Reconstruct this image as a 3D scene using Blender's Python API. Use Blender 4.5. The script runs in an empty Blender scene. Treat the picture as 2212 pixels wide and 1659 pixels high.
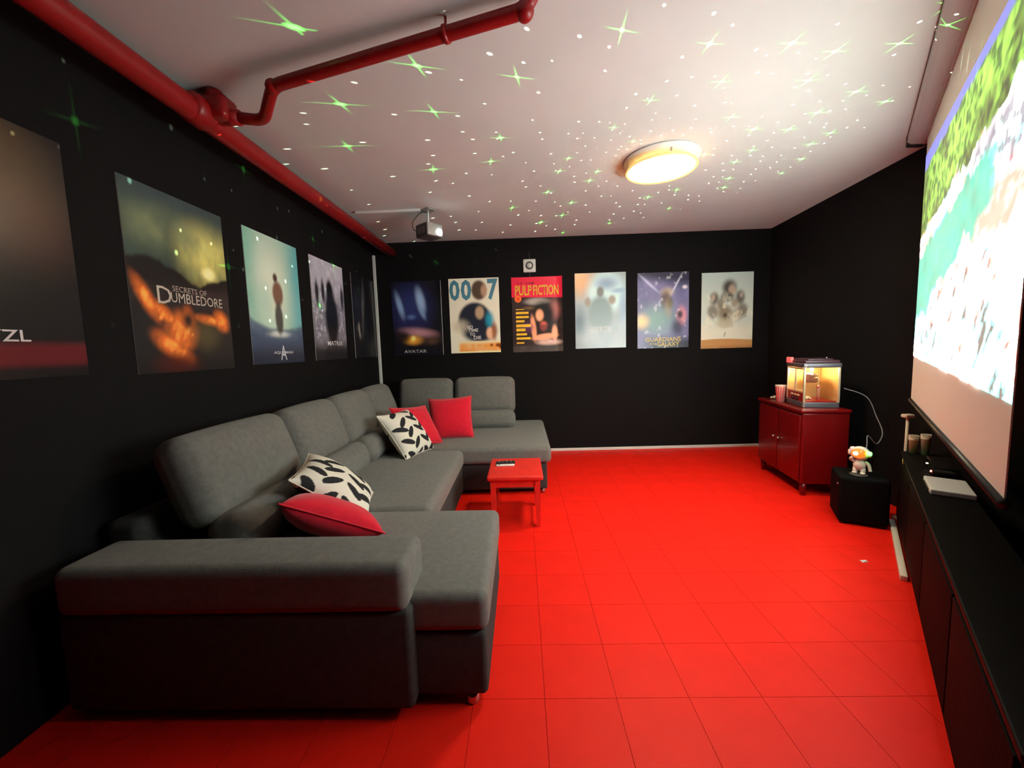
import bpy, bmesh, math, random
import numpy as np
from mathutils import Vector, Matrix, Euler, noise as mnoise

random.seed(7)
scene = bpy.context.scene
COL = scene.collection

# ------------------------------------------------------------------ camera
H = 2.5            # ceiling height
D = 4.65           # back wall
XL = -1.70         # left wall
CAM = Vector((0, 0, 1.2566))
def cam_axes(yaw, pitch, roll):
    c, s = math.cos, math.sin
    Ry = Matrix(((c(yaw), -s(yaw), 0), (s(yaw), c(yaw), 0), (0, 0, 1)))
    B = Matrix(((1, 0, 0), (0, 0, -1), (0, 1, 0)))
    Rp = Matrix(((1, 0, 0), (0, c(pitch), -s(pitch)), (0, s(pitch), c(pitch))))
    Rr = Matrix(((c(roll), -s(roll), 0), (s(roll), c(roll), 0), (0, 0, 1)))
    return Rr @ Rp @ B @ Ry
M = cam_axes(*[math.radians(a) for a in (-1.53, 5.34, -1.77)])
cd = bpy.data.cameras.new('camera')
cam = bpy.data.objects.new('camera', cd); COL.objects.link(cam)
cd.sensor_fit = 'HORIZONTAL'; cd.sensor_width = 36; cd.lens = 36 * 850 / 2212
cd.clip_start = 0.02
Rb = Matrix((M[0], -M[1], -M[2])).transposed()
cam.matrix_world = Matrix.Translation(CAM) @ Rb.to_4x4()
scene.camera = cam

# ------------------------------------------------------------------ light and exposure
w = bpy.data.worlds.new('night'); scene.world = w; w.use_nodes = True
w.node_tree.nodes['Background'].inputs[0].default_value = (.02, .02, .025, 1)
w.node_tree.nodes['Background'].inputs[1].default_value = .05
vs = scene.view_settings
vs.view_transform = 'Standard'; vs.look = 'None'; vs.gamma = 1; vs.use_curve_mapping = False
vs.exposure = 1.3
cy = scene.cycles
cy.max_bounces = 4; cy.diffuse_bounces = 2; cy.glossy_bounces = 2; cy.transmission_bounces = 3; cy.transparent_max_bounces = 8
cy.use_adaptive_sampling = True; cy.adaptive_threshold = .03; cy.adaptive_min_samples = 16; cy.use_denoising = True
cy.caustics_reflective = False; cy.caustics_refractive = False
SCREEN_GAIN = 1.0
LAMP_STRENGTH = 42.0
NEBULA_POWER = 18.0
STAR_POWER = 60.0

# ------------------------------------------------------------------ helpers
def s2l(c):
    c = np.asarray(c, float) / 255.0
    return np.where(c <= .04045, c / 12.92, ((c + .055) / 1.055) ** 2.4)
def L(r, g, b): return tuple(float(x) for x in s2l((r, g, b)))

MATS = {}
def mat(name, col, rough=.6, metal=0, spec=.5, emit=None, es=0, var=0, vscale=8, bump=0, bscale=60, coat=0, sheen=0, trans=0):
    if name in MATS: return MATS[name]
    m = bpy.data.materials.new(name); m.use_nodes = True
    nt = m.node_tree; b = nt.nodes['Principled BSDF']
    b.inputs['Base Color'].default_value = (*col, 1)
    b.inputs['Roughness'].default_value = rough
    b.inputs['Metallic'].default_value = metal
    b.inputs['Specular IOR Level'].default_value = spec
    b.inputs['Coat Weight'].default_value = coat
    b.inputs['Sheen Weight'].default_value = sheen
    b.inputs['Transmission Weight'].default_value = trans
    if emit:
        b.inputs['Emission Color'].default_value = (*emit, 1); b.inputs['Emission Strength'].default_value = es
    tc = nt.nodes.new('ShaderNodeTexCoord')
    if var:
        n = nt.nodes.new('ShaderNodeTexNoise'); n.inputs['Scale'].default_value = vscale; n.inputs['Detail'].default_value = 4
        r = nt.nodes.new('ShaderNodeMapRange'); r.inputs['From Min'].default_value = .3; r.inputs['From Max'].default_value = .7
        r.inputs['To Min'].default_value = 1 - var; r.inputs['To Max'].default_value = 1 + var
        v = nt.nodes.new('ShaderNodeVectorMath'); v.operation = 'SCALE'; v.inputs[0].default_value = col
        nt.links.new(tc.outputs['Object'], n.inputs['Vector']); nt.links.new(n.outputs['Fac'], r.inputs['Value'])
        nt.links.new(r.outputs['Result'], v.inputs['Scale']); nt.links.new(v.outputs[0], b.inputs['Base Color'])
    if bump:
        n = nt.nodes.new('ShaderNodeTexNoise'); n.inputs['Scale'].default_value = bscale; n.inputs['Detail'].default_value = 3
        u = nt.nodes.new('ShaderNodeBump'); u.inputs['Strength'].default_value = bump; u.inputs['Distance'].default_value = .01
        nt.links.new(tc.outputs['Object'], n.inputs['Vector']); nt.links.new(n.outputs['Fac'], u.inputs['Height'])
        nt.links.new(u.outputs['Normal'], b.inputs['Normal'])
    MATS[name] = m; return m
def print_mat(name, rough=.35, spec=.5, emission=0, bump=0):
    """flat print: colours stored per point of the sheet"""
    m = bpy.data.materials.new(name); m.use_nodes = True
    nt = m.node_tree; b = nt.nodes['Principled BSDF']
    a = nt.nodes.new('ShaderNodeAttribute'); a.attribute_name = 'print'
    b.inputs['Roughness'].default_value = rough; b.inputs['Specular IOR Level'].default_value = spec
    if emission:
        b.inputs['Base Color'].default_value = (.3, .3, .3, 1)
        nt.links.new(a.outputs['Color'], b.inputs['Emission Color']); b.inputs['Emission Strength'].default_value = emission
    else:
        nt.links.new(a.outputs['Color'], b.inputs['Base Color'])
    if bump:
        tc = nt.nodes.new('ShaderNodeTexCoord')
        n = nt.nodes.new('ShaderNodeTexNoise'); n.inputs['Scale'].default_value = 250
        u = nt.nodes.new('ShaderNodeBump'); u.inputs['Strength'].default_value = bump; u.inputs['Distance'].default_value = .005
        nt.links.new(tc.outputs['Object'], n.inputs['Vector']); nt.links.new(n.outputs['Fac'], u.inputs['Height'])
        nt.links.new(u.outputs['Normal'], b.inputs['Normal'])
    return m

WM = {}          # world matrices of roots
def tag(o, label=None, cat=None, group=None, kind=None):
    if label: o['label'] = label
    if cat: o['category'] = cat
    if group: o['group'] = group
    if kind: o['kind'] = kind
    return o
def thing(name, label, cat, loc=(0, 0, 0), rotz=0, group=None):
    o = bpy.data.objects.new(name, None); COL.objects.link(o)
    o.empty_display_size = .1
    o.location = loc; o.rotation_euler = (0, 0, rotz)
    WM[o.name] = Matrix.Translation(Vector(loc)) @ Matrix.Rotation(rotz, 4, 'Z')
    return tag(o, label, cat, group)

class MB:
    """collects shapes for ONE mesh object"""
    def __init__(s): s.v = []; s.f = []; s.sm = []
    def add(s, vs, fs, smooth=False, mx=None):
        b = len(s.v)
        for p in vs:
            p = Vector(p); s.v.append(mx @ p if mx else p)
        for f in fs: s.f.append(tuple(i + b for i in f)); s.sm.append(smooth)
        return s
    def box(s, a, b, mx=None, bev=0, seg=2):
        a, b = Vector(a), Vector(b); c = (a + b) / 2; h = (b - a) / 2
        h = Vector((abs(h.x), abs(h.y), abs(h.z)))
        if bev:
            return s.rbox(c, h, bev, n=seg, mx=mx)
        vs = [(c.x + i * h.x, c.y + j * h.y, c.z + k * h.z) for i in (-1, 1) for j in (-1, 1) for k in (-1, 1)]
        fs = [(0, 1, 3, 2), (4, 6, 7, 5), (0, 4, 5, 1), (2, 3, 7, 6), (0, 2, 6, 4), (1, 5, 7, 3)]
        return s.add(vs, fs, False, mx)
    def rbox(s, c, h, r, n=3, puff=(0, 0, 0), mid=0, mx=None, warp=None):
        """rounded box: n corner segments, mid extra cuts along each face, puff swells the faces per axis"""
        c, h = Vector(c), Vector(h); r = min(r, h.x * .999, h.y * .999, h.z * .999)
        def coords(hh):
            core = hh - r
            a = [(-core - r * math.cos(t * math.pi / 2 / n) if False else -core, -1 + t / n) for t in range(n)]
            out = [(-core, -1 + t / n) for t in range(n)]
            k = mid + 1
            out += [(-core + 2 * core * t / k, 0) for t in range(k + 1)]
            out += [(core, (t + 1) / n) for t in range(n)]
            return out
        idx = {}; vs = []; fs = []
        cs = [coords(h.x), coords(h.y), coords(h.z)]
        N = [len(q) for q in cs]
        def vert(i, j, k):
            key = (i, j, k)
            if key in idx: return idx[key]
            q = Vector((cs[0][i][0], cs[1][j][0], cs[2][k][0]))
            d = Vector((cs[0][i][1], cs[1][j][1], cs[2][k][1]))
            # cube-sphere direction
            d = Vector([math.tan(e * math.pi / 4) for e in d])
            # which axis is extremal
            if d.length > 0: d = d.normalized() * r
            p = q + d
            if any(puff):
                u = [p[a] / h[a] for a in range(3)]
                for a in range(3):
                    if puff[a]:
                        o1, o2 = (a + 1) % 3, (a + 2) % 3
                        p[a] += puff[a] * u[a] * max(0, 1 - u[o1] ** 2) ** .8 * max(0, 1 - u[o2] ** 2) ** .8
            if warp: p = warp(p)
            idx[key] = len(vs); vs.append(p + c); return idx[key]
        for a in range(3):
            o1, o2 = (a + 1) % 3, (a + 2) % 3
            for side in (0, N[a] - 1):
                for i in range(N[o1] - 1):
                    for j in range(N[o2] - 1):
                        q = []
                        for (x, y) in ((i, j), (i + 1, j), (i + 1, j + 1), (i, j + 1)):
                            t = [0, 0, 0]; t[a] = side; t[o1] = x; t[o2] = y; q.append(vert(*t))
                        if side == 0: q.reverse()
                        fs.append(tuple(q))
        return s.add(vs, fs, True, mx)
    def tube(s, pts, r, n=10, cap=True, mx=None):
        pts = [Vector(p) for p in pts]; rr = r if isinstance(r, (list, tuple)) else [r] * len(pts)
        vs = []; fs = []; up = None
        for i, p in enumerate(pts):
            t = ((pts[min(i + 1, len(pts) - 1)] - pts[max(i - 1, 0)])).normalized()
            if up is None:
                up = t.orthogonal().normalized()
            else:
                up = (up - t * up.dot(t)).normalized()
            sd = t.cross(up)
            for k in range(n):
                a = 2 * math.pi * k / n
                vs.append(p + (up * math.cos(a) + sd * math.sin(a)) * rr[i])
        for i in range(len(pts) - 1):
            for k in range(n):
                fs.append((i * n + k, i * n + (k + 1) % n, (i + 1) * n + (k + 1) % n, (i + 1) * n + k))
        if cap:
            fs.append(tuple(reversed(range(n)))); fs.append(tuple(range((len(pts) - 1) * n, len(pts) * n)))
        return s.add(vs, fs, True, mx)
    def lathe(s, prof, n=24, c=(0, 0, 0), mx=None, close=False):
        vs = []; fs = []; c = Vector(c); m = len(prof)
        for (r, z) in prof:
            for k in range(n):
                a = 2 * math.pi * k / n; vs.append(c + Vector((r * math.cos(a), r * math.sin(a), z)))
        for i in range(m if close else m - 1):
            for k in range(n):
                i2 = (i + 1) % m
                fs.append((i * n + k, i * n + (k + 1) % n, i2 * n + (k + 1) % n, i2 * n + k))
        if not close:
            if prof[0][0] > 1e-6: fs.append(tuple(reversed(range(n))))
            if prof[-1][0] > 1e-6: fs.append(tuple(range((m - 1) * n, m * n)))
        return s.add(vs, fs, True, mx)
    def ball(s, c, r, n=16, m=10, mx=None):
        c = Vector(c); r = Vector(r) if hasattr(r, '__len__') else Vector((r, r, r))
        vs = []; fs = []
        for i in range(m + 1):
            th = math.pi * i / m
            for k in range(n):
                a = 2 * math.pi * k / n
                vs.append(c + Vector((r.x * math.sin(th) * math.cos(a), r.y * math.sin(th) * math.sin(a), -r.z * math.cos(th))))
        for i in range(m):
            for k in range(n):
                fs.append((i * n + k, i * n + (k + 1) % n, (i + 1) * n + (k + 1) % n, (i + 1) * n + k))
        return s.add(vs, fs, True, mx)
    def build(s, name, m, parent=None, world=False, kind=None, angle=None):
        me = bpy.data.meshes.new(name)
        vs = s.v
        if world and parent is not None and parent.name in WM:
            inv = WM[parent.name].inverted(); vs = [inv @ v for v in vs]
        me.from_pydata([tuple(v) for v in vs], [], s.f)
        me.polygons.foreach_set('use_smooth', s.sm)
        bm = bmesh.new(); bm.from_mesh(me)
        bmesh.ops.remove_doubles(bm, verts=bm.verts, dist=1e-6)
        bmesh.ops.recalc_face_normals(bm, faces=bm.faces); bm.to_mesh(me); bm.free()
        me.materials.append(m)
        o = bpy.data.objects.new(name, me); COL.objects.link(o)
        if parent is not None: o.parent = parent
        if kind: o['kind'] = kind
        return o
def struct(name, mb, m):
    o = mb.build(name, m); o['kind'] = 'structure'; return o
def bez(pts, n=8):
    """smooth path through points (catmull-rom)"""
    P = [Vector(p) for p in pts]; out = []
    for i in range(len(P) - 1):
        p0, p1, p2, p3 = P[max(i - 1, 0)], P[i], P[i + 1], P[min(i + 2, len(P) - 1)]
        for k in range(n):
            t = k / n
            out.append(.5 * ((2 * p1) + (p2 - p0) * t + (2 * p0 - 5 * p1 + 4 * p2 - p3) * t * t + (3 * p1 - p0 - 3 * p2 + p3) * t ** 3))
    out.append(P[-1]); return out
def bent(pts, rad, n=6):
    """polyline with rounded corners"""
    P = [Vector(p) for p in pts]; out = [P[0]]
    for i in range(1, len(P) - 1):
        a, b, c = P[i - 1], P[i], P[i + 1]
        r = min(rad, (b - a).length * .49, (c - b).length * .49)
        s_, e_ = b + (a - b).normalized() * r, b + (c - b).normalized() * r
        for k in range(n + 1):
            t = k / n; out.append(s_ * (1 - t) ** 2 + b * 2 * t * (1 - t) + e_ * t * t)
    out.append(P[-1]); return out

# frame of the diagonal screen: d runs along it (near to far), n points away from the room
DV = Vector((.636, .772, 0)).normalized(); NV = Vector((DV.y, -DV.x, 0)); DA = math.atan2(DV.y, DV.x)
def dn(d, n, z=0): return DV * d + NV * n + Vector((0, 0, z))

# ------------------------------------------------------------------ materials
m_black = mat('black_wall_paint', L(15, 13, 15), .8, spec=.2, var=.15, vscale=3, bump=.15, bscale=120)
m_ceil = mat('ceiling_paint', (.65, .65, .635), .9, spec=.2, var=.03, vscale=2)
m_floor = mat('red_floor_paint', (.95, .014, .005), .5, spec=.22, var=.05, vscale=5, bump=.05, bscale=90)
m_joint = mat('red_joint', (.62, .008, .004), .6, spec=.2)
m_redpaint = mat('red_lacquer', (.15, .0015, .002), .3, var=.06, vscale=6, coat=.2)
m_redpipe = mat('red_pipe_paint', (.30, .005, .006), .4, var=.1, vscale=9, bump=.1, bscale=40)
m_stool = mat('red_stool_paint', (.80, .025, .015), .45, var=.08, vscale=12, bump=.15, bscale=50)
m_white = mat('white_plastic', (.8, .79, .76), .45)
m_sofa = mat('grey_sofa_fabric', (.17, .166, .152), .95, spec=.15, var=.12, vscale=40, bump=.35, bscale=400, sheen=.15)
m_sofashade = mat('shaded_sofa_fabric', (.055, .055, .053), .95, spec=.15, var=.12, vscale=40, bump=.35, bscale=400)  # same sofa fabric darkened: shade of base, arm and frame put into the colour
m_foot = mat('chrome_foot', (.6, .58, .55), .25, metal=1)
m_redpillow = mat('red_velvet', (.72, .006, .028), .8, spec=.2, var=.08, vscale=30, bump=.2, bscale=300, sheen=.3)
m_blackplastic = mat('black_plastic', (.012, .012, .013), .4)
m_blackgloss = mat('black_gloss', (.010, .009, .010), .12)
m_pouf = mat('black_leatherette', (.004, .004, .004), .7, spec=.07, bump=.2, bscale=80)
m_metal = mat('brushed_metal', (.55, .54, .52), .35, metal=1)
m_grey = mat('grey_metal_paint', (.20, .19, .20), .5)
m_silver = mat('silver_plastic', (.42, .42, .40), .4, metal=.3)
m_fabric = mat('screen_fabric', (.80, .78, .74), .9, spec=.1)
m_house = mat('housing_paint', (.50, .47, .47), .5)
m_ivory = mat('ivory_plastic', (.78, .70, .58), .5)

# ------------------------------------------------------------------ the room
XB = 2.855                                   # right wall at the back
XN = 2.42                                    # right wall behind the camera
YF = -1.3
struct('wall_left', MB().box((XL - .12, YF, 0), (XL, D + .12, H)), m_black)
struct('wall_back', MB().box((XL - .12, D, 0), (XB + .15, D + .12, H)), m_black)
struct('wall_front', MB().box((XL - .12, YF - .12, 0), (XB + .15, YF, H)), m_black)
mb = MB()
vs = [(XN, YF, 0), (XB, D, 0), (XB + .12, D, 0), (XN + .12, YF, 0)]
vs += [(a, b, H) for a, b, c in vs]
mb.add(vs, [(0, 1, 2, 3), (4, 7, 6, 5), (0, 4, 5, 1), (1, 5, 6, 2), (2, 6, 7, 3), (3, 7, 4, 0)])
struct('wall_right', mb, m_black)
struct('ceiling', MB().box((XL - .12, YF - .12, H), (XB + .3, D + .12, H + .1)), m_ceil)
fl = struct('floor', MB().box((XL - .12, YF - .12, -.1), (XB + .3, D + .12, -.004)), m_joint)
# floor tiles: 255 mm with hairline joints
TS = .2555; X0 = .048 - TS * 7; Y0 = 1.30 - TS * 2
tile_me = None
def tile_mesh():
    b = MB(); h = TS / 2 - .0008
    b.box((-h, -h, -.008), (h, h, 0))
    return b
NR = int((D - Y0) / TS) + 1
rest = MB()
for j in range(-9, NR):
    for i in range(-1, 18):
        xa, ya = X0 + i * TS, Y0 + j * TS
        xb, yb = min(xa + TS, XB), min(ya + TS, D)
        xa2, ya2 = max(xa, XL), max(ya, YF)
        if xb - xa2 < .02 or yb - ya2 < .02: continue
        full = abs(xb - xa2 - TS) < 1e-6 and abs(yb - ya2 - TS) < 1e-6
        if j < 0:
            rest.box((xa2 + .0008, ya2 + .0008, -.004), (xb - .0008, yb - .0008, 0)); continue
        if full:
            if tile_me is None:
                o = tile_mesh().build('tile', m_floor, fl); tile_me = o.data
            else:
                o = bpy.data.objects.new('tile', tile_me); COL.objects.link(o); o.parent = fl
            o.location = ((xa2 + xb) / 2, (ya2 + yb) / 2, 0)
        else:
            MB().box((xa2 + .0008, ya2 + .0008, -.004), (xb - .0008, yb - .0008, 0)).build('tile', m_floor, fl)
rest.build('tile_field', m_floor, fl, kind='stuff')
struct('baseboard_back', MB().box((XL, D - .018, 0), (XB, D, .032), bev=.004), m_white)

# ------------------------------------------------------------------ diagonal projection screen
SD0, SD1, SN = 1.462, 3.535, .287            # near end, far end, plane of the fabric
sc = thing('projection_screen', 'large roll-down projection screen showing a green river gorge, hung diagonally across the corner', 'screen', dn((SD0 + SD1) / 2, SN, .84))
def quad_slab(c, th):
    """c: 4 (d, z) corners far-bottom, near-bottom, near-top, far-top; slab from n=SN to SN+th"""
    b = MB(); vs = [dn(d, SN, z) for d, z in c] + [dn(d, SN + th, z) for d, z in c]
    return b.add(vs, [(0, 1, 2, 3), (7, 6, 5, 4), (0, 4, 5, 1), (1, 5, 6, 2), (2, 6, 7, 3), (3, 7, 4, 0)])
quad_slab([(SD1, .85), (SD0, .85), (SD0, 2.44), (SD1, 2.44)], .003).build('fabric', m_fabric, sc, True)
MB().tube([dn(SD0 - .01, SN + .0, .845), dn(SD1 + .01, SN, .845)], .013, 10).build('weight_bar', m_blackplastic, sc, True)
# housing under the ceiling
def prism(prof, d0, d1):
    b = MB(); k = len(prof)
    vs = [dn(d0, n, z) for n, z in prof] + [dn(d1, n, z) for n, z in prof]
    fs = [tuple(range(k)), tuple(range(2 * k - 1, k - 1, -1))] + [(i, i + k, (i + 1) % k + k, (i + 1) % k) for i in range(k)]
    return b.add(vs, fs)
ho = prism([(.205, 2.5), (.205, 2.462), (.222, 2.445), (.268, 2.432), (.275, 2.432), (.275, 2.425), (.31, 2.425), (.33, 2.45), (.33, 2.5)], SD0 - .10, SD1 + .10).build('housing', m_house, sc, True)
for d in (SD0 - .10, SD1 + .10):
    prism([(.202, 2.4995), (.202, 2.44), (.262, 2.42), (.333, 2.42), (.333, 2.4995)], d - .012, d + .012).build('end_cap', m_blackplastic, sc, True)
prism([(.2035, 2.499), (.2035, 2.490), (.206, 2.490), (.206, 2.499)], SD0 - .09, SD1 + .09).build('shadow_strip', m_blackplastic, sc, True)  # black strip drawing the shadow line where housing meets ceiling
# picture
def vnoise(u, v, sx, sy, seed=0, oct=3):
    out = np.zeros_like(u); amp = 1; tot = 0
    rng = np.random.RandomState(seed)
    for o in range(oct):
        g = rng.rand(64, 64); x = (u * sx) % 63; y = (v * sy) % 63
        xi = np.floor(x).astype(int); yi = np.floor(y).astype(int); fx = x - xi; fy = y - yi
        fx = fx * fx * (3 - 2 * fx); fy = fy * fy * (3 - 2 * fy)
        a = g[yi, xi] * (1 - fx) + g[yi, (xi + 1) % 64] * fx; b = g[(yi + 1) % 64, xi] * (1 - fx) + g[(yi + 1) % 64, (xi + 1) % 64] * fx
        out += amp * (a * (1 - fy) + b * fy); tot += amp; amp *= .55; sx *= 2; sy *= 2
    return out / tot
def sm(a, b, x):
    t = np.clip((x - a) / (b - a), 0, 1); return t * t * (3 - 2 * t)
def mix(c, d, t): return c * (1 - t[..., None]) + np.asarray(d, float) * t[..., None]
def print_sheet(name, pos, nu, nv, colfn, m, parent, flat=True):
    """grid sheet; pos(u,v)->Vector, colfn(u,v)->linear rgb array; u,v in 0..1 (v up)"""
    us = np.linspace(0, 1, nu + 1); vv = np.linspace(0, 1, nv + 1)
    U, V = np.meshgrid(us, vv); C = np.clip(colfn(U, V), 0, 60)
    verts = [tuple(pos(u, v)) for v in vv for u in us]
    faces = [(j * (nu + 1) + i, j * (nu + 1) + i + 1, (j + 1) * (nu + 1) + i + 1, (j + 1) * (nu + 1) + i) for j in range(nv) for i in range(nu)]
    me = bpy.data.meshes.new(name); me.from_pydata(verts, [], faces)
    at = me.color_attributes.new('print', 'FLOAT_COLOR', 'POINT')
    buf = np.ones((len(verts), 4), np.float32); buf[:, :3] = C.reshape(-1, 3); at.data.foreach_set('color', buf.ravel())
    me.polygons.foreach_set('use_smooth', [True] * len(faces))
    me.materials.append(m); o = bpy.data.objects.new(name, me); COL.objects.link(o); o.parent = parent
    return o
def gorge(u, v):
    # u 0 = far end, 1 = near end; river gorge seen from above, overexposed water and rock
    n1 = vnoise(u, v, 14, 9, 1, 4); n2 = vnoise(u, v, 60, 46, 2, 3); n3 = vnoise(u * 2 + v * 1.2, v * 1.4 - u * .5, 9, 20, 3, 4); n4 = vnoise(u, v, 9, 9, 11, 4); n5 = vnoise(u * 1.5 - v * .8, v + u * .7, 26, 10, 15, 3)
    c = np.ones(u.shape + (3,)) * np.array((18.5, 19.5, 18.5))
    c = mix(c, (3.0, .37, .29), sm(.52, .55, n3) * .995)
    c = mix(c, (.33, 3.0, 3.0), sm(.53, .56, n4) * .99 * sm(.82, .60, v))
    c = mix(c, (.13, .105, .09), sm(.60, .64, n5) * sm(.42, .50, n1) * .995)
    # grey cliff and tan bank to the right
    cl = sm(.62, .68, u + (n1 - .5) * .2) * sm(.55, .59, v) * sm(.86, .82, v)
    c = mix(c, (.17, .15, .19), cl * sm(.35, .5, n2) * .99); c = mix(c, (.40, .29, .22), sm(.66, .72, u + (n1 - .5) * .2) * sm(.40, .43, v) * sm(.57, .54, v) * .99)
    # river
    lo = .16 + .42 * u; hi = .50 + .22 * u
    riv = sm(lo - .02, lo + .02, v + (n1 - .5) * .14) * sm(hi + .015, hi - .015, v + (n1 - .5) * .10) * sm(.88, .80, u)
    wat = np.stack([.015 + .10 * n2, .21 + .26 * n1, .15 + .18 * n1], -1)
    c = c * (1 - riv[..., None]) + wat * riv[..., None]
    # forest
    b = .60 + .18 * u + (n1 - .5) * .12
    f = sm(b - .008, b + .008, v)
    k = sm(.30, .70, n2)
    g = np.stack([.008 + .17 * k, .055 + .33 * k, .004 + .035 * k], -1) * (.45 + 1.1 * sm(.3, .7, n1))[..., None]
    c = c * (1 - f[..., None]) + g * f[..., None]
    # sky
    t = .925 + .045 * u + (n1 - .5) * .03
    c = mix(c, (.10, .115, .40), sm(t - .006, t + .006, v))
    return c * SCREEN_GAIN
def picpos(u, v):
    d = SD1 + (SD0 - SD1) * u
    zb = 1.124 + (1.087 - 1.124) * u; zt = 2.325 + (2.13 - 2.325) * u
    return WM[sc.name].inverted() @ dn(d, SN - .0015, zb + (zt - zb) * v)
m_pic = print_mat('projected_picture', .9, .05, emission=1.0)
print_sheet('picture', picpos, 144, 82, gorge, m_pic, sc)

# ------------------------------------------------------------------ ceiling lamp
LX, LY = .985, 2.83
lamp = thing('ceiling_lamp', 'round flush ceiling lamp with amber glass ring around a glowing white diffuser', 'lamp', (LX, LY, H))
m_amber = mat('amber_glass', (.85, .55, .25), .15, emit=(1, .55, .16), es=.35)
m_glow = mat('lamp_diffuser', (1, .95, .85), .5, emit=(1, .80, .54), es=LAMP_STRENGTH)
MB().lathe([(0, 0), (0.2437, 0), (0.2492, -.006), (0.2437, -.014), (0.2000, -.022), (0.1767, -.045), (0.0000, -.045)], 40).build('base_plate', m_white, lamp)
MB().lathe([(0.1628, -.052), (0.2093, -.048), (0.2269, -.058), (0.2344, -.072), (0.2288, -.078), (0.2158, -.068), (0.1860, -.060), (0.1628, -.060)], 48, close=True).build('glass_ring', m_amber, lamp)
MB().lathe([(0, -.088), (0.0930, -.087), (0.1442, -.080), (0.1655, -.068), (0.1693, -.055), (0.1581, -.048), (0, -.048)], 40).build('diffuser', m_glow, lamp)
for k in range(3):
    a = k * 2.094 + .5
    MB().tube([(.20 * math.cos(a), .20 * math.sin(a), -.02), (.20 * math.cos(a), .20 * math.sin(a), -.056)], .006, 8).build('clip', m_metal, lamp)

# ------------------------------------------------------------------ heating pipes
hp = thing('heating_pipe', 'thick red painted heating pipe running along the left wall under the ceiling', 'pipe', (-1.47, 1.8, 2.39))
MB().tube([(-1.47, YF, 2.38), (-1.47, 1.0, 2.38), (-1.47, 2.5, 2.38), (-1.47, D, 2.385)], .052, 20).build('pipe_run', m_redpipe, hp, True)
for y in (.3,):
    b = MB(); b.tube([(-1.47, y - .012, 2.39), (-1.47, y + .012, 2.39)], .057, 20)
    b.tube([(-1.47, y, 2.44), (-1.47, y, H - .001)], .006, 8)
    b.build('hanger', m_redpipe, hp, True)
MB().tube([(-1.47, 1.84, 2.39), (-1.47, 1.86, 2.39), (-1.47, 1.94, 2.39), (-1.47, 1.96, 2.39)], [.056, .068, .068, .056], 20).build('coupling', m_redpipe, hp, True)
bp = thing('branch_pipe', 'thin dark red branch pipe with two elbows crossing the ceiling', 'pipe', (-.55, 1.68, 2.43))
pth = bent([(-1.40, 1.96, 2.40), (-1.20, 1.965, 2.372), (-1.055, 1.81, 2.425), (.045, 1.51, 2.440), (.085, 1.495, 2.499)], .05)
MB().tube(pth, .0255, 14).build('pipe_run', m_redpipe, bp, True)
vb = MB(); vb.rbox((-1.40, 1.95, 2.42), (.058, .055, .055), .025, n=3)
vb.tube([(-1.405, 1.93, 2.45), (-1.405, 1.93, 2.492)], .034, 14); vb.tube([(-1.40, 1.96, 2.40), (-1.315, 1.962, 2.388)], [.036, .034], 12)
vb.build('valve_body', m_redpipe, bp, True)
MB().ball((.045, 1.513, 2.440), .034, 14, 10).build('elbow', m_redpipe, bp, True)
MB().ball((-1.055, 1.81, 2.423), .031, 14, 10).build('elbow', m_redpipe, bp, True)
b = MB(); mid = Vector((-.25, 1.590, 2.436)); t = Vector((1.10, -.300, .015)).normalized()
b.tube([mid - t * .008, mid + t * .008], .031, 14); b.tube([mid, mid + Vector((0, 0, .062))], .005, 8)
b.build('hanger', m_redpipe, bp, True)

# ------------------------------------------------------------------ corner cable duct, ceiling duct, vent
tag(MB().box((XL + .005, D - .035, .02), (XL + .035, D - .005, 2.36), bev=.004).build('cable_duct', m_white), 'slim white vertical cable duct in the corner beside the dark posters', 'cable duct')
tag(MB().box((-1.44, 3.577, H - .022), (-.86, 3.602, H - .0005), bev=.004).build('cable_duct', m_white), 'white cable duct along the ceiling leading to the projector mount', 'cable duct')
vt = thing('wall_vent', 'small white square wall vent with round grey ring above the posters', 'vent', (.118, D, 2.183))
MB().rbox((0, -.012, 0), (.072, .012, .074), .010, n=3).build('cover', m_white, vt)
ring = MB().lathe([(.030, -.004), (.044, -.004), (.044, .004), (.030, .004)], 28, mx=Matrix.Translation((0, -.025, 0)) @ Matrix.Rotation(math.pi / 2, 4, 'X'), close=True)
ring.build('ring', mat('dark_grey_plastic', (.08, .085, .08), .5), vt)
MB().lathe([(0, .003), (.027, .003), (.029, -.003), (0, -.003)], 24, mx=Matrix.Translation((0, -.027, 0)) @ Matrix.Rotation(math.pi / 2, 4, 'X')).build('disc', m_white, vt)
MB().box((-.0015, -.032, -.027), (.0015, -.0295, .027)).build('slot', mat('dark_grey_plastic', (.08, .085, .08), .5), vt)
MB().tube([(0, -.004, -.07), (0, -.004, -.135)], .0015, 6).build('pull_cord', m_grey, vt)
MB().tube([(0, -.004, .07), (0, -.004, .16)], .0015, 6).build('supply_wire', m_grey, vt)

# ------------------------------------------------------------------ projector
pj = thing('projector', 'small silver and black projector hanging from the ceiling mount, lens lit', 'projector', (-.80, 3.62, H), DA - math.pi / 2)
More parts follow.
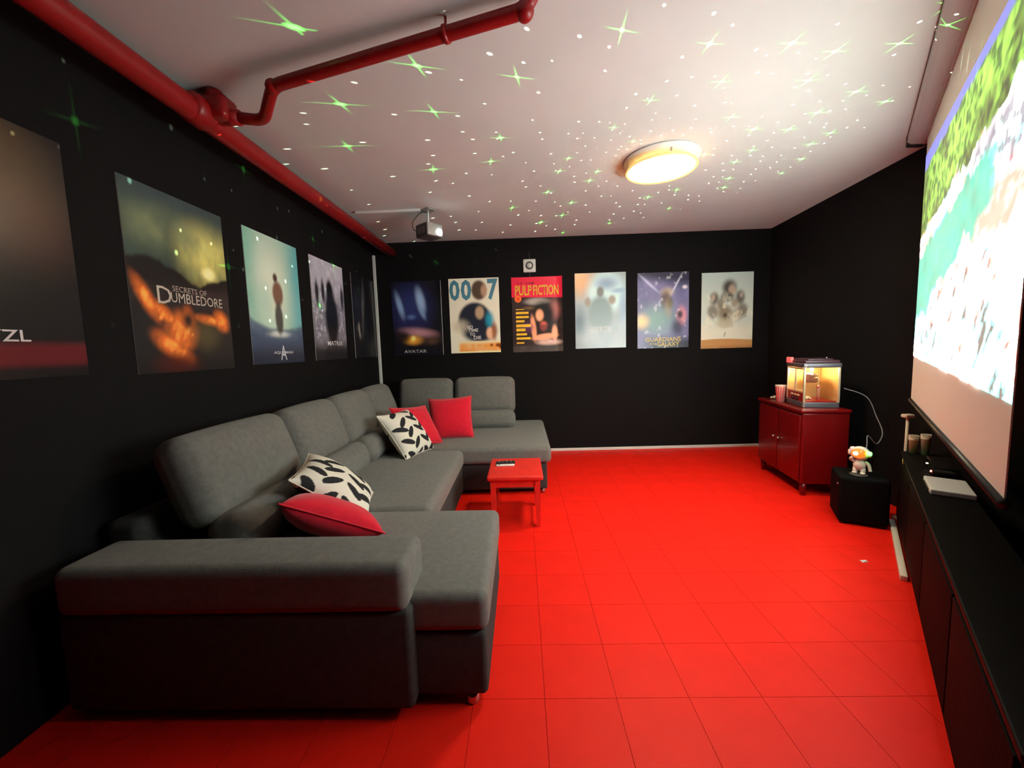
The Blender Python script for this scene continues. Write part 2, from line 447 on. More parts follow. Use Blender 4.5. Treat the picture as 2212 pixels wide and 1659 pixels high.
# local: +x towards the screen (n), +y along d
MB().rbox((0, 0, -.192), (.085, .085, .058), .016, n=3).build('body', mat('projector_shell', (.06, .055, .055), .4), pj)
MB().rbox((.083, 0, -.190), (.010, .083, .054), .008, n=3).build('front_panel', m_silver, pj)
ln = MB().lathe([(0, .016), (.020, .014), (.024, .006), (.030, .004), (.030, -.006), (0, -.006)], 20, mx=Matrix.Translation((.094, .045, -.205)) @ Matrix.Rotation(math.pi / 2, 4, 'Y'))
lo_ = ln.build('lens', mat('lens_glow', (1, 1, 1), .2, emit=(.9, 1, .95), es=7), pj)
MB().box((-.06, -.045, -.012), (.06, .045, -.0005), bev=.004).build('mount_plate', m_silver, pj)
MB().tube([(0, 0, -.01), (0, 0, -.14)], .010, 10).build('mount_pole', m_white, pj)
MB().rbox((0, 0, -.137), (.03, .03, .006), .003, n=2).build('mount_bracket', m_silver, pj)
MB().tube(bez([(-.03, -.03, -.012), (-.05, -.07, -.05), (-.085, -.105, -.11), (-.09, -.10, -.165), (-.08, -.07, -.185)]), .0035, 8).build('cable', m_blackplastic, pj)
for k in range(4): MB().box((-.05 + k * .028, -.0865, -.22), (-.035 + k * .028, -.0845, -.165)).build('vent_slot', m_grey, pj)

# ------------------------------------------------------------------ posters
m_poster = print_mat('poster_print', .28, .5)
def text_mesh(txt, bold=0):
    cu = bpy.data.curves.new('lettering', 'FONT'); cu.body = txt; cu.align_x = 'CENTER'; cu.align_y = 'CENTER'
    cu.resolution_u = 2; cu.offset = bold
    o = bpy.data.objects.new('lettering', cu); COL.objects.link(o)
    dg = bpy.context.evaluated_depsgraph_get(); dg.update()
    me = bpy.data.meshes.new_from_object(o.evaluated_get(dg)); bpy.data.objects.remove(o); bpy.data.curves.remove(cu)
    return me
PW, PH = .585, .862
def blob(u, v, cu_, cv_, ru, rv, soft=.5, rot=0):
    x, y = (u - cu_), (v - cv_) * PH / PW
    c, s_ = math.cos(rot), math.sin(rot); x, y = x * c + y * s_, -x * s_ + y * c
    r = np.sqrt((x / ru) ** 2 + (y / (rv * PH / PW)) ** 2)
    return sm(1 + soft, 1 - soft, r)
PGAIN = 1.5
def C(*rgb): return s2l(rgb) * PGAIN
def poster(name, label, wall, a, z0, paint, titles=(), curl=0, group=None, wob=0):
    """wall 'back': a = left edge x;  wall 'left': a = near edge y (sheet faces +x)"""
    if wall == 'back': root = thing(name, label, 'poster', (a + PW / 2, D, z0), 0)
    else: root = thing(name, label, 'poster', (XL, a + PW / 2, z0), math.pi / 2)
    ph = random.uniform(0, 6)
    def bulge(u, v):
        return .004 + wob * (.5 + .5 * math.sin(u * 5.2 + ph + v * 2)) * .006 + curl * max(0, (u - .88) / .12) ** 2 * .02
    def pos(u, v): return Vector(((u - .5) * PW, -bulge(u, v), v * PH))
    print_sheet('sheet', pos, 72, 108, paint, m_poster, root)
    bk = MB(); bk.box((-PW / 2, -.0025, 0), (PW / 2, -.0002, PH)); bk.build('backing', m_white, root)
    for (txt, uc, vc, wd, ht, col, bold) in titles:
        me = text_mesh(txt, bold)
        co = np.array([v.co for v in me.vertices]); mn, mx = co.min(0), co.max(0)
        sx, sy = wd * PW / (mx[0] - mn[0]), ht * PH / (mx[1] - mn[1]); cx, cy = (mx[0] + mn[0]) / 2, (mx[1] + mn[1]) / 2
        for v in me.vertices:
            x, y = (v.co.x - cx) * sx + (uc - .5) * PW, (v.co.y - cy) * sy + vc * PH
            v.co = (x, -bulge(x / PW + .5, y / PH) - .0012, y)
        me.materials.clear(); me.materials.append(mat('ink_%d_%d_%d' % col, L(*col), .4))
        o = bpy.data.objects.new('title_lettering', me); COL.objects.link(o); o.parent = root
    return root
Z0 = 1.195
def base(u, col): return np.ones(u.shape + (3,)) * C(*col)
# --- left wall
def p_l0(u, v):
    c = base(u, (17, 13, 15)); n = vnoise(u, v, 5, 6, 21, 4)
    c = mix(c, C(92, 70, 44), blob(u, v, .62, .80, .25, .18, .9) * (.5 + .6 * n)); c = mix(c, C(74, 44, 34), blob(u, v, .8, .62, .2, .14, .9) * .6)
    c = mix(c, C(90, 18, 26), sm(.16, .12, v) * sm(.03, .07, v)); return c
poster('film_poster', 'almost black poster with a dim amber glow, nearest the camera on the left wall', 'left', .915, 1.20, p_l0, [('RYZL', .58, .17, .26, .045, (225, 215, 215), .01)])
def p_l1(u, v):
    n = vnoise(u, v, 5, 6, 31, 4); n2 = vnoise(u, v, 12, 9, 32, 3)
    c = base(u, (22, 22, 22))
    sky = sm(.48, .60, v)
    c = mix(c, C(60, 78, 72), sky * (.4 + .7 * n)); c = mix(c, C(205, 196, 110), blob(u, v, .78, .70, .26, .16, .8) * (.35 + .9 * n2)); c = mix(c, C(130, 140, 100), blob(u, v, .35, .78, .3, .1, .9) * n)
    c = mix(c, C(48, 62, 70), sm(.88, 1, v) * .8 * n2 * 1.4)
    c = mix(c, C(250, 240, 170), blob(u, v, .78, .60, .06, .03, .9))
    # plain dark ridge
    rd = .575 + .05 * np.sin(u * 6 + .6) + .05 * (vnoise(u, u * 0, 9, 1, 33, 3) - .5)
    c = mix(c, C(26, 24, 24), sm(rd + .012, rd - .012, v)); c = mix(c, C(52, 44, 44), sm(.52, .46, v) * sm(.33, .42, v) * n * .9)
    # generic flames
    fl_ = np.zeros_like(u)
    for (cu_, cv_, ru, rv, ro) in ((.13, .40, .05, .11, .5), (.27, .33, .05, .09, .9), (.42, .23, .13, .10, -.5), (.33, .14, .17, .05, -.6), (.74, .31, .14, .026, -.12), (.88, .31, .07, .06, .6), (.5, .28, .06, .08, 0)):
        fl_ = np.maximum(fl_, blob(u, v, cu_, cv_, ru, rv, .7, ro))
    fl_ *= .45 + .8 * vnoise(u + v, v - u, 11, 16, 34, 4)
    c = mix(c, C(240, 120, 44), np.clip(fl_, 0, 1)); c = mix(c, C(255, 190, 90), np.clip(fl_ - .75, 0, 1) * 2.2)
    c = mix(c, C(70, 20, 12), blob(u, v, .36, .05, .18, .05, .9) * .9)
    c = mix(c, C(30, 18, 16), blob(u, v, .5, .30, .05, .05, .8))
    c = mix(c, C(96, 84, 50), blob(u, v, .68, .22, .14, .08, .9) * .5)
    return c
poster('film_poster', 'poster of stormy sky over orange flames with silver serif title', 'left', 1.70, 1.185, p_l1, [('SECRETS OF', .55, .475, .36, .032, (190, 178, 165), 0), ('D', .29, .43, .13, .095, (205, 195, 180), 0), ('UMBLEDORE', .63, .425, .56, .058, (205, 195, 180), 0)])
def p_l2(u, v):
    n = vnoise(u, v, 3, 4, 41, 4); n2 = vnoise(u, v, 10, 12, 42, 3)
    c = base(u, (150, 184, 168)); c = mix(c, C(206, 214, 196), blob(u, v, .42, .62, .3, .3, .9) * .9); c = mix(c, C(80, 160, 170), sm(.62, 1, u) * .9 * (.5 + .7 * n)); c = mix(c, C(112, 168, 150), sm(.3, 0, u) * n * 1.2)
    c = mix(c, C(120, 176, 160), blob(u, v, .3, .5, .1, .12, .9) * .4)
    wv = .27 + .06 * ((u - .55) * 2) ** 2 + .02 * (n2 - .5)
    c = mix(c, C(52, 66, 92), sm(wv + .02, wv - .03, v)); c = mix(c, C(92, 112, 130), sm(wv + .01, wv - .02, v) * sm(wv - .12, wv - .03, v) * n2)
    c = mix(c, C(20, 26, 44), sm(.2, .04, v) * .85)
    c = mix(c, C(210, 214, 205), blob(u, v, .5, .235, .16, .022, .9) * (.3 + .8 * n2))
    # a plain upright brown shape, nobody in particular
    c = mix(c, C(104, 62, 44), blob(u, v, .53, .56, .10, .10, .25) * .95); c = mix(c, C(52, 44, 42), blob(u, v, .52, .36, .075, .13, .3) * .95); c = mix(c, C(74, 48, 40), blob(u, v, .50, .685, .040, .035, .4))
    return c
aq = poster('film_poster', 'pale teal poster with a small brown upright shape over dark waves', 'left', 2.455, Z0, p_l2, [('AQUAMAN', .55, .085, .38, .026, (225, 228, 230), .01), ('A', .55, .085, .12, .12, (220, 226, 232), 0)])
def p_l3(u, v):
    n = vnoise(u, v, 6, 10, 51, 4); n2 = vnoise(u, v, 16, 16, 52, 3)
    c = base(u, (196, 192, 206)); c = mix(c, C(150, 146, 165), n)
    c = mix(c, C(52, 48, 66), sm(.78, .52, v + (n - .5) * .5) * .75 * (.4 + n2)); c = mix(c, C(215, 212, 225), sm(.55, .75, n2) * sm(.1, .3, v) * .5)
    c = mix(c, C(14, 12, 16), blob(u, v, .55, .42, .21, .30, .3)); c = mix(c, C(20, 18, 22), blob(u, v, .53, .70, .10, .12, .35)); c = mix(c, C(40, 36, 44), blob(u, v, .14, .66, .05, .12, .5)); c = mix(c, C(40, 36, 44), blob(u, v, .32, .68, .05, .12, .5)); c = mix(c, C(44, 40, 50), blob(u, v, .93, .66, .05, .12, .5))
    c = mix(c, C(14, 12, 16), sm(.24, .08, v) * .95); return c
poster('film_poster', 'silver grey poster with a tall black mass and small white title at the foot', 'left', 3.22, Z0, p_l3, [('MATRIX', .60, .17, .50, .045, (235, 230, 235), .01)], wob=.5)
def p_l4(u, v):
    n = vnoise(u, v, 9, 4, 61, 4); c = base(u, (22, 21, 26)); c = mix(c, C(120, 116, 112), blob(u, v, .42, .62, .05, .26, .9, -.12) * n * 1.1)  # grey streaks: reflections on the wrinkled sheet, painted into the print
    c = mix(c, C(150, 145, 138), blob(u, v, .25, .33, .12, .07, .9) * sm(.5, .7, n) * .9); c = mix(c, C(80, 78, 74), blob(u, v, .8, .12, .2, .12, .9) * n * .8); return c
poster('film_poster', 'crinkled nearly black glossy poster next to the corner cable duct', 'left', 4.00, Z0, p_l4, [], wob=1.5)
# --- back wall
def p_b1(u, v):
    n = vnoise(u, v, 5, 6, 71, 4); c = base(u, (20, 18, 26))
    c = mix(c, C(40, 48, 104), blob(u, v, .38, .66, .34, .26, .8) * .95)
    c = mix(c, C(150, 180, 222), blob(u, v, .16, .68, .05, .15, .8, .25) * .8); c = mix(c, C(160, 186, 224), blob(u, v, .58, .74, .075, .15, .7, .2) * .9); c = mix(c, C(130, 160, 205), blob(u, v, .60, .58, .04, .09, .8, .4) * .7)
    c = mix(c, C(96, 120, 180), blob(u, v, .38, .52, .07, .03, .9) * .8); c = mix(c, C(36, 30, 80), blob(u, v, .4, .42, .3, .06, .9) * .8)
    c = mix(c, C(196, 140, 150), blob(u, v, .52, .31, .28, .05, .9, -.12) * .8); c = mix(c, C(245, 170, 60), blob(u, v, .40, .21, .14, .05, .9)); c = mix(c, C(255, 235, 130), blob(u, v, .40, .23, .04, .03, .8))
    c = mix(c, C(40, 28, 26), blob(u, v, .2, .25, .12, .07, .7) * .9); c = mix(c, C(120, 84, 66), blob(u, v, .72, .2, .2, .05, .9) * .7 * n * 1.5)
    return c
poster('film_poster', 'dark blue poster with cloudy shapes above a small orange sunset', 'back', -1.505, Z0, p_b1, [('AVATAR', .43, .055, .46, .042, (200, 205, 205), .005)], curl=1)
def p_b2(u, v):
    n = vnoise(u, v, 8, 10, 81, 4); c = base(u, (222, 216, 196))
    sh = np.maximum(blob(u, v, .50, .44, .33, .24, .12), blob(u, v, .58, .30, .34, .16, .25))
    c = mix(c, C(36, 40, 54), sh); c = mix(c, C(80, 62, 52), blob(u, v, .60, .84, .15, .13, .2)); c = mix(c, C(190, 150, 124), blob(u, v, .70, .83, .06, .08, .5) * .8)
    c = mix(c, C(176, 150, 122), blob(u, v, .60, .54, .085, .085, .35) * .95); c = mix(c, C(40, 150, 178), blob(u, v, .80, .44, .08, .10, .7) * .85); c = mix(c, C(190, 182, 160), blob(u, v, .2, .36, .15, .08, .8) * .8)
    c = mix(c, C(224, 176, 144), blob(u, v, .80, .26, .075, .08, .4)); c = mix(c, C(150, 80, 40), blob(u, v, .88, .28, .05, .12, .6) * .8)
    c = mix(c, C(230, 214, 170), sm(.17, .14, v) * sm(.10, .2, u)); c = mix(c, C(228, 140, 40), sm(.16, .10, v) * sm(.015, .03, v) * sm(.14, .2, u) * (.35 + n))
    c = mix(c, C(120, 60, 20), sm(.14, .10, v) * sm(.02, .05, v) * sm(.16, .22, u) * sm(.55, .66, n))
    return c
poster('film_poster', 'cream poster with big teal numerals behind a dark collage and orange sand', 'back', -.828, 1.205, p_b2, [('0', .115, .845, .21, .28, (86, 146, 168), .035), ('0', .345, .845, .21, .28, (86, 146, 168), .035), ('7', .875, .845, .21, .28, (86, 146, 168), .035), ('NO', .40, .35, .11, .045, (240, 240, 235), .02), ('TIME', .46, .305, .20, .045, (240, 240, 235), .02), ('TO', .44, .25, .11, .045, (240, 240, 235), .02), ('DIE', .54, .205, .15, .045, (240, 240, 235), .02)])
def p_b3(u, v):
    n = vnoise(u, v, 9, 9, 91, 4); c = base(u, (58, 44, 44)); c = mix(c, C(40, 32, 34), n)
    c = mix(c, C(176, 168, 160), blob(u, v, .50, .675, .22, .045, .5) * .8); c = mix(c, C(178, 108, 104), blob(u, v, .84, .56, .10, .11, .7) * .8); c = mix(c, C(120, 92, 60), blob(u, v, .36, .59, .12, .02, .8) * .8)
    c = mix(c, C(18, 14, 18), blob(u, v, .62, .50, .21, .17, .4)); c = mix(c, C(240, 170, 130), blob(u, v, .545, .49, .075, .075, .4)); c = mix(c, C(226, 104, 92), blob(u, v, .62, .34, .07, .06, .5))
    c = mix(c, C(20, 16, 22), blob(u, v, .60, .30, .22, .07, .4) * .7); c = mix(c, C(238, 160, 120), blob(u, v, .42, .32, .05, .16, .4, .1)); c = mix(c, C(240, 166, 128), blob(u, v, .64, .20, .24, .04, .4, .12)); c = mix(c, C(240, 170, 134), blob(u, v, .84, .25, .055, .10, .4))
    c = mix(c, C(96, 50, 100), blob(u, v, .32, .33, .10, .06, .8) * .7); c = mix(c, C(245, 205, 190), blob(u, v, .72, .125, .2, .035, .7) * (.4 + n))
    c = mix(c, C(90, 84, 78), sm(.11, .05, v) * n)
    # red banner
    c = mix(c, C(222, 36, 66), sm(.735, .745, v + .02 * u)); c = mix(c, C(110, 20, 30), sm(.905, .91, v) * sm(.935, .93, v) * sm(.1, .12, u) * sm(.46, .44, u) * sm(.35, .6, vnoise(u, v, 40, 3, 93, 1)))
    # unreadable yellow credit lines
    ln_ = (np.sin(v * 2 * math.pi * 17.5) > -.2) & (v > .10) & (v < .60) & (v < .58) & ((v > .16) | (v < .135))
    wd = .30 + .07 * np.sin(np.floor(v * 17.5 + .3) * 2.4)
    c = mix(c, C(240, 186, 50), (ln_ & (u > .075) & (u < wd)).astype(float) * (.75 + .3 * vnoise(u, v, 50, 4, 94, 1)))
    c = mix(c, C(246, 116, 44), blob(u, v, .125, .715, .065, .045, .15)); c = mix(c, C(214, 60, 40), blob(u, v, .125, .715, .035, .025, .15))
    return c
poster('film_poster', 'bright poster with red banner and fat yellow title below the wall vent', 'back', -.097, Z0, p_b3, [('PULP', .235, .825, .33, .135, (246, 196, 52), .02), ('FICTION', .68, .825, .50, .135, (246, 196, 52), .02)], curl=1.0)
def p_b4(u, v):
    n = vnoise(u, v, 5, 6, 101, 4); c = base(u, (136, 156, 164)); c = mix(c, C(160, 174, 178), n)
    c = mix(c, C(206, 156, 112), blob(u, v, .08, .92, .26, .2, .8)); ar = blob(u, v, .62, .74, .36, .26, .35)
    c = mix(c, C(196, 226, 230), ar * .9); c = mix(c, C(110, 140, 176), blob(u, v, .62, .86, .2, .08, .8) * .8); c = mix(c, C(120, 154, 190), blob(u, v, .85, .76, .12, .03, .8, .1) * .7)
    c = mix(c, C(124, 144, 148), blob(u, v, .50, .46, .24, .24, .25)); c = mix(c, C(112, 118, 118), blob(u, v, .50, .75, .07, .07, .4)); c = mix(c, C(140, 132, 122), blob(u, v, .25, .62, .06, .06, .5)); c = mix(c, C(140, 134, 124), blob(u, v, .73, .64, .07, .06, .5))
    c = mix(c, C(84, 104, 120), blob(u, v, .08, .36, .12, .15, .9) * .8); c = mix(c, C(120, 150, 190), blob(u, v, .95, .55, .08, .2, .9) * .6)
    return c
poster('film_poster', 'washed-out pale blue poster with faint white title and orange top corner', 'back', .635, 1.215, p_b4, [('HARRY', .40, .245, .22, .09, (225, 232, 235), 0), ('POTTER', .60, .25, .22, .08, (225, 232, 235), 0)], wob=1.2)
def p_b5(u, v):
    n = vnoise(u, v, 6, 7, 111, 4); n2 = vnoise(u, v, 14, 14, 112, 3); c = base(u, (90, 92, 130)); c = mix(c, C(130, 124, 170), n)
    c = mix(c, C(44, 44, 62), sm(.80, .97, v + (u - .5) * .12) * .95); c = mix(c, C(200, 204, 230), blob(u, v, .22, .86, .2, .015, .9, -.75) * .8); c = mix(c, C(210, 214, 232), blob(u, v, .74, .82, .016, .16, .8, -.5) * .8)
    c = mix(c, C(190, 170, 150), blob(u, v, .58, .74, .1, .05, .9)); c = mix(c, C(90, 70, 64), blob(u, v, .55, .62, .09, .14, .5) * .9); c = mix(c, C(160, 118, 104), blob(u, v, .60, .52, .06, .12, .6) * .8); c = mix(c, C(96, 86, 50), blob(u, v, .63, .60, .06, .08, .5) * .8)
    c = mix(c, C(120, 160, 150), blob(u, v, .38, .38, .3, .16, .9) * .85); c = mix(c, C(226, 200, 150), blob(u, v, .08, .36, .12, .08, .9)); c = mix(c, C(210, 140, 150), blob(u, v, .86, .42, .09, .12, .6) * .9); c = mix(c, C(60, 44, 60), blob(u, v, .83, .44, .05, .05, .6)); c = mix(c, C(50, 46, 74), blob(u, v, .78, .27, .1, .1, .7) * .9)
    c = mix(c, C(44, 52, 58), sm(.20, .05, v) * sm(.1, .45, u + n * .2) * .9); c = mix(c, C(230, 230, 240), blob(u, v, .92, .80, .04, .02, .9))
    c = mix(c, C(230, 232, 240), sm(.70, .80, n2) * .35); return c
poster('film_poster', 'violet and sea green poster with blocky yellow title lettering', 'back', 1.355, Z0, p_b5, [('GUARDIANS', .50, .115, .70, .06, (232, 204, 120), .015), ('OF THE', .30, .055, .14, .028, (232, 204, 120), .005), ('GALAXY', .60, .05, .44, .06, (232, 204, 120), .015)], wob=.6)
def p_b6(u, v):
    n = vnoise(u, v, 9, 9, 121, 4); c = base(u, (196, 206, 196)); c = mix(c, C(178, 194, 190), sm(.5, 1, v)); c = mix(c, C(214, 214, 196), sm(.4, .2, v))
    for (cu_, cv_, ru, rv, k, col) in ((.54, .80, .13, .10, .95, (62, 54, 50)), (.59, .76, .07, .08, .8, (190, 170, 150)), (.50, .68, .12, .06, .9, (58, 60, 62)), (.25, .66, .085, .08, .85, (84, 74, 64)), (.23, .68, .03, .04, .7, (196, 178, 158)), (.75, .67, .085, .09, .85, (70, 62, 58)), (.77, .70, .03, .035, .7, (190, 172, 154)), (.38, .59, .07, .07, .8, (110, 94, 78)), (.64, .60, .06, .06, .8, (150, 130, 108)), (.22, .49, .10, .09, .8, (110, 100, 88)), (.80, .50, .10, .09, .8, (96, 88, 78)), (.46, .47, .14, .10, .85, (120, 104, 76)), (.46, .43, .035, .04, .8, (50, 38, 32)), (.70, .45, .1, .08, .6, (150, 134, 106)), (.47, .34, .16, .07, .6, (176, 164, 130))):
        c = mix(c, C(*col), blob(u, v, cu_, cv_, ru, rv, .5) * k)
    c = mix(c, C(226, 222, 200), sm(.62, .72, n) * .5 * sm(.85, .6, v)); c = mix(c, C(120, 124, 116), blob(u, v, .46, .185, .012, .035, .5, -.3) * .8)
    dn_ = .115 + .012 * np.sin(u * 4)
    c = mix(c, C(186, 140, 88), sm(dn_ + .006, dn_ - .006, v)); c = mix(c, C(150, 104, 64), sm(.06, .0, v) * n * 1.2); return c
poster('film_poster', 'pale grey-green poster with a brown collage above a sand strip', 'back', 2.085, 1.17, p_b6, [])

# ------------------------------------------------------------------ corner sofa
sf = thing('corner_sofa', 'large dark grey fabric corner sofa along the left and back walls', 'sofa', (-.8, 2.8, 0))
def part(name, m, parent=sf): return lambda b: b.build(name, m, parent, True)
def cush(name, c, h, r=.05, puff=(0, 0, 0), mx=None, m=m_sofa, mid=6, parent=sf, n=4):
    b = MB(); b.rbox((0, 0, 0), h, r, n=n, puff=puff, mid=mid, mx=Matrix.Translation(Vector(c)) @ (mx or Matrix.Identity(4)))
    return b.build(name, m, parent, True)
RY = lambda a: Matrix.Rotation(a, 4, 'Y'); RX = lambda a: Matrix.Rotation(a, 4, 'X'); RZ = lambda a: Matrix.Rotation(a, 4, 'Z')
# bases
MB().rbox((-.85, 1.625, .16), (.70, .355, .12), .02, n=2).build('base', m_sofashade, sf, True)
MB().rbox((-1.03, 2.62, .16), (.50, .64, .12), .02, n=2).build('base', m_sofashade, sf, True)
MB().rbox((-.68, 3.90, .16), (.87, .63, .12), .02, n=2).build('base', m_sofashade, sf, True)
# seats
cush('seat_cushion', (-.75, 1.625, .35), (.61, .362, .072), .035, (0, 0, .012))
cush('seat_cushion', (-.98, 2.60, .35), (.475, .605, .072), .045, (0, 0, .014))
cush('seat_cushion', (-.66, 3.85, .35), (.885, .625, .072), .04, (0, 0, .012))
# frame behind the backs
MB().rbox((-1.60, 2.95, .33), (.075, 1.50, .29), .04, n=3).build('back_frame', m_sofashade, sf, True)
MB().rbox((-.86, 4.545, .36), (.76, .075, .34), .04, n=3).build('back_frame', m_sofashade, sf, True)
# backs on the left: lumbar roll below, tall headrest above
for (ya, yb) in ((1.50, 2.20), (2.215, 2.815), (2.83, 3.42), (3.435, 3.98)):
    yc, hy = (ya + yb) / 2, (yb - ya) / 2
    cush('back_cushion', (-1.395, yc, .735), (.085, hy, .195), .07, (.035, 0, .01), RY(-.33))
    cush('lumbar_cushion', (-1.225, yc, .505), (.10, hy - .005, .105), .075, (.02, 0, .0), RY(-.25))
for (xa, xb) in ((-1.36, -.765), (-.745, -.085)):
    xc, hx = (xa + xb) / 2, (xb - xa) / 2
    cush('back_cushion', (xc, 4.30, .74), (hx, .085, .195), .07, (0, .035, .01), RX(-.22))
    cush('lumbar_cushion', (xc, 4.10, .505), (hx, .11, .10), .075, (0, .02, 0), RX(-.15))
# arm at the near end
MB().rbox((-1.0, 1.31, .22), (.605, .095, .18), .02, n=2).build('arm', m_sofashade, sf, True)
cush('arm_pad', (-1.0, 1.325, .475), (.60, .118, .085), .035, (0, 0, .006))
for (x, y) in ((-.21, 1.30), (-.21, 1.93), (.15, 3.33), (.15, 4.45), (-1.5, 1.30)):
    MB().lathe([(0, 0), (.022, 0), (.026, .008), (.018, .042), (0, .042)], 14, (x, y, .0)).build('foot', m_foot, sf, True)

# ------------------------------------------------------------------ pillows
def pillow_pts(w, t, n=28):
    """returns front/back grid positions of a square pillow with pinched corners"""
    P = {}
    for side in (1, -1):
        for j in range(n + 1):
            for i in range(n + 1):
                u, v = 2 * i / n - 1, 2 * j / n - 1
                e = (1 - abs(u) ** 2.6) * (1 - abs(v) ** 2.6)
                th = t * max(e, 0) ** .55
                pin = 1 - .075 * (1 - v * v) * abs(u) ** 3; pin2 = 1 - .075 * (1 - u * u) * abs(v) ** 3
                P[side, i, j] = Vector((u * w * pin, v * w * pin2, side * th))
    return P
def leaf(u, v, cu_, cv_, ln_, wd, ang):
    x, y = u - cu_, v - cv_; c, s_ = math.cos(ang), math.sin(ang); a, b = x * c + y * s_, -x * s_ + y * c
    t = a / ln_
    w_ = wd * np.sqrt(np.clip(t, 0, 1)) * np.sqrt(np.clip(1 - t, 0, 1) ** .8) * 2
    return ((t > 0) & (t < 1) & (np.abs(b) < w_)).astype(float)
m_pp = print_mat('printed_cotton', .85, .2, bump=.15)
def leaf_print(u, v):
    c = np.ones(u.shape + (3,)) * np.array((.78, .74, .64))
    ink = np.array((.022, .022, .026))
    k = np.zeros_like(u)
    for (x0, y0, x1, y1, nl) in ((.44, 1.10, .56, -.06, 5), (-.02, .70, .06, -.05, 3), (1.0, 1.0, .98, -.05, 4)):
        dx, dy = x1 - x0, y1 - y0; base_a = math.atan2(dy, dx)
        for q in range(nl):
            t = (q + .35) / nl; px, py = x0 + dx * t, y0 + dy * t
            l_ = .33 - .07 * t
            for sg in (1, -1):
                k = np.maximum(k, leaf(u, v, px + .03 * math.cos(base_a + sg * 1.1), py + .03 * math.sin(base_a + sg * 1.1), l_, .048, base_a + sg * (1.1 - .3 * t)))
    return c * (1 - k[..., None]) + ink * k[..., None]
def pillow(name, label, loc, rot, w=.21, t=.085, m=None, printed=False, group=None):
    root = thing(name, label, 'pillow', loc, 0, group)
    R3 = rot if isinstance(rot, Matrix) else Euler(rot).to_matrix()
    if printed:
        n = 110; m = m_pp
    else: n = 26
    P = pillow_pts(w, t, n); idx = {}; vs = []; fs = []
    for (sd, i, j), p in P.items():
        key = (sd, i, j) if not (i in (0, n) or j in (0, n)) else (0, i, j)
        if key not in idx: idx[key] = len(vs); vs.append(R3 @ p)
    get = lambda sd, i, j: idx[(0, i, j) if (i in (0, n) or j in (0, n)) else (sd, i, j)]
    for sd in (1, -1):
        for j in range(n):
            for i in range(n):
                q = (get(sd, i, j), get(sd, i + 1, j), get(sd, i + 1, j + 1), get(sd, i, j + 1))
                fs.append(q if sd == 1 else q[::-1])
    me = bpy.data.meshes.new('cover'); me.from_pydata([tuple(p) for p in vs], [], fs); me.polygons.foreach_set('use_smooth', [True] * len(fs))
    if printed:
        uv = np.zeros((len(vs), 2))
        for (sd, i, j), p in P.items(): uv[get(sd, i, j)] = (i / n, j / n)
        col = leaf_print(uv[:, 0], uv[:, 1]); buf = np.ones((len(vs), 4), np.float32); buf[:, :3] = col
        at = me.color_attributes.new('print', 'FLOAT_COLOR', 'POINT'); at.data.foreach_set('color', buf.ravel())
    me.materials.append(m); o = bpy.data.objects.new('cover', me); COL.objects.link(o); o.parent = root
    # seam piping around the edge
    loop = [get(1, i, 0) for i in range(n)] + [get(1, n, j) for j in range(n)] + [get(1, n - i, n) for i in range(n)] + [get(1, 0, n - j) for j in range(n)]
    loop = loop[::max(1, n // 26)]
    pts = [vs[i] for i in loop]; pts.append(pts[0])
    MB().tube(pts, .004, 6, cap=False).build('seam', m if not printed else m_ivory, root)
    return root
def frame(xa, ya):
    """rotation with local x along xa, local y near ya, z out"""
    x = Vector(xa).normalized(); z = x.cross(Vector(ya)).normalized(); y = z.cross(x)
    return Matrix((x, y, z)).transposed()
# printed pillow near the arm, reclining on the left backs
pillow('leaf_print_pillow', 'white pillow with black leaf print propped behind the red pillow by the sofa arm', (-.984, 1.966, .56), frame((.72, .25, -.64), (-.35, .9, .1)), printed=True, group='leaf print pillows')
pillow('leaf_print_pillow', 'white pillow with black leaf print leaning in the far corner of the sofa', (-.955, 3.14, .585), frame((.26, .85, -.02), (-.55, .30, .80)), printed=True, group='leaf print pillows')
pillow('red_pillow', 'red pillow slumped on the near seat right behind the sofa arm', (-.885, 1.70, .515), frame((.78, .30, -.42), (-.4, .75, -.3)), m=m_redpillow, w=.215, group='plain red pillows')
pillow('red_pillow', 'red pillow half hidden behind the far leaf print pillow', (-.93, 3.36, .60), frame((.55, .80, -.08), (-.50, .35, .80)), m=m_redpillow, w=.20, t=.06, group='plain red pillows')
pillow('red_pillow', 'red pillow standing upright in front of the back wall cushions', (-.685, 3.66, .605), frame((.97, .10, .04), (-.05, .38, .92)), m=m_redpillow, w=.205, group='plain red pillows')

# ------------------------------------------------------------------ stool and what lies on it
st = thing('stool', 'small red wooden stool with square legs in front of the sofa', 'stool', (-.07, 2.85, 0))
MB().rbox((0, 0, .358), (.195, .228, .017), .014, n=3).build('seat', m_stool, st)
for sx in (-1, 1):
    for sy in (-1, 1):
        b = MB(); x, y = sx * .155, sy * .185
        vs = [(x + i * a * .8, y + j * a * .8, z) for z, a in ((0, .017), (.342, .023)) for i, j in ((-1, -1), (1, -1), (1, 1), (-1, 1))]
        b.add(vs, [(3, 2, 1, 0), (4, 5, 6, 7), (0, 1, 5, 4), (1, 2, 6, 5), (2, 3, 7, 6), (3, 0, 4, 7)]); b.build('leg', m_stool, st)
for sy in (-1, 1): MB().box((-.14, sy * .185 - .009, .285), (.14, sy * .185 + .009, .342), bev=.002).build('apron', m_stool, st)
for sx in (-1, 1):
    MB().box((sx * .155 - .009, -.17, .285), (sx * .155 + .009, .17, .342), bev=.002).build('apron', m_stool, st)
    MB().box((sx * .155 - .007, -.17, .10), (sx * .155 + .007, .17, .125), bev=.002).build('stretcher', m_stool, st)
rm = thing('remote_control', 'black remote control lying on the red stool', 'remote', (-.145, 2.925, .375), .08)
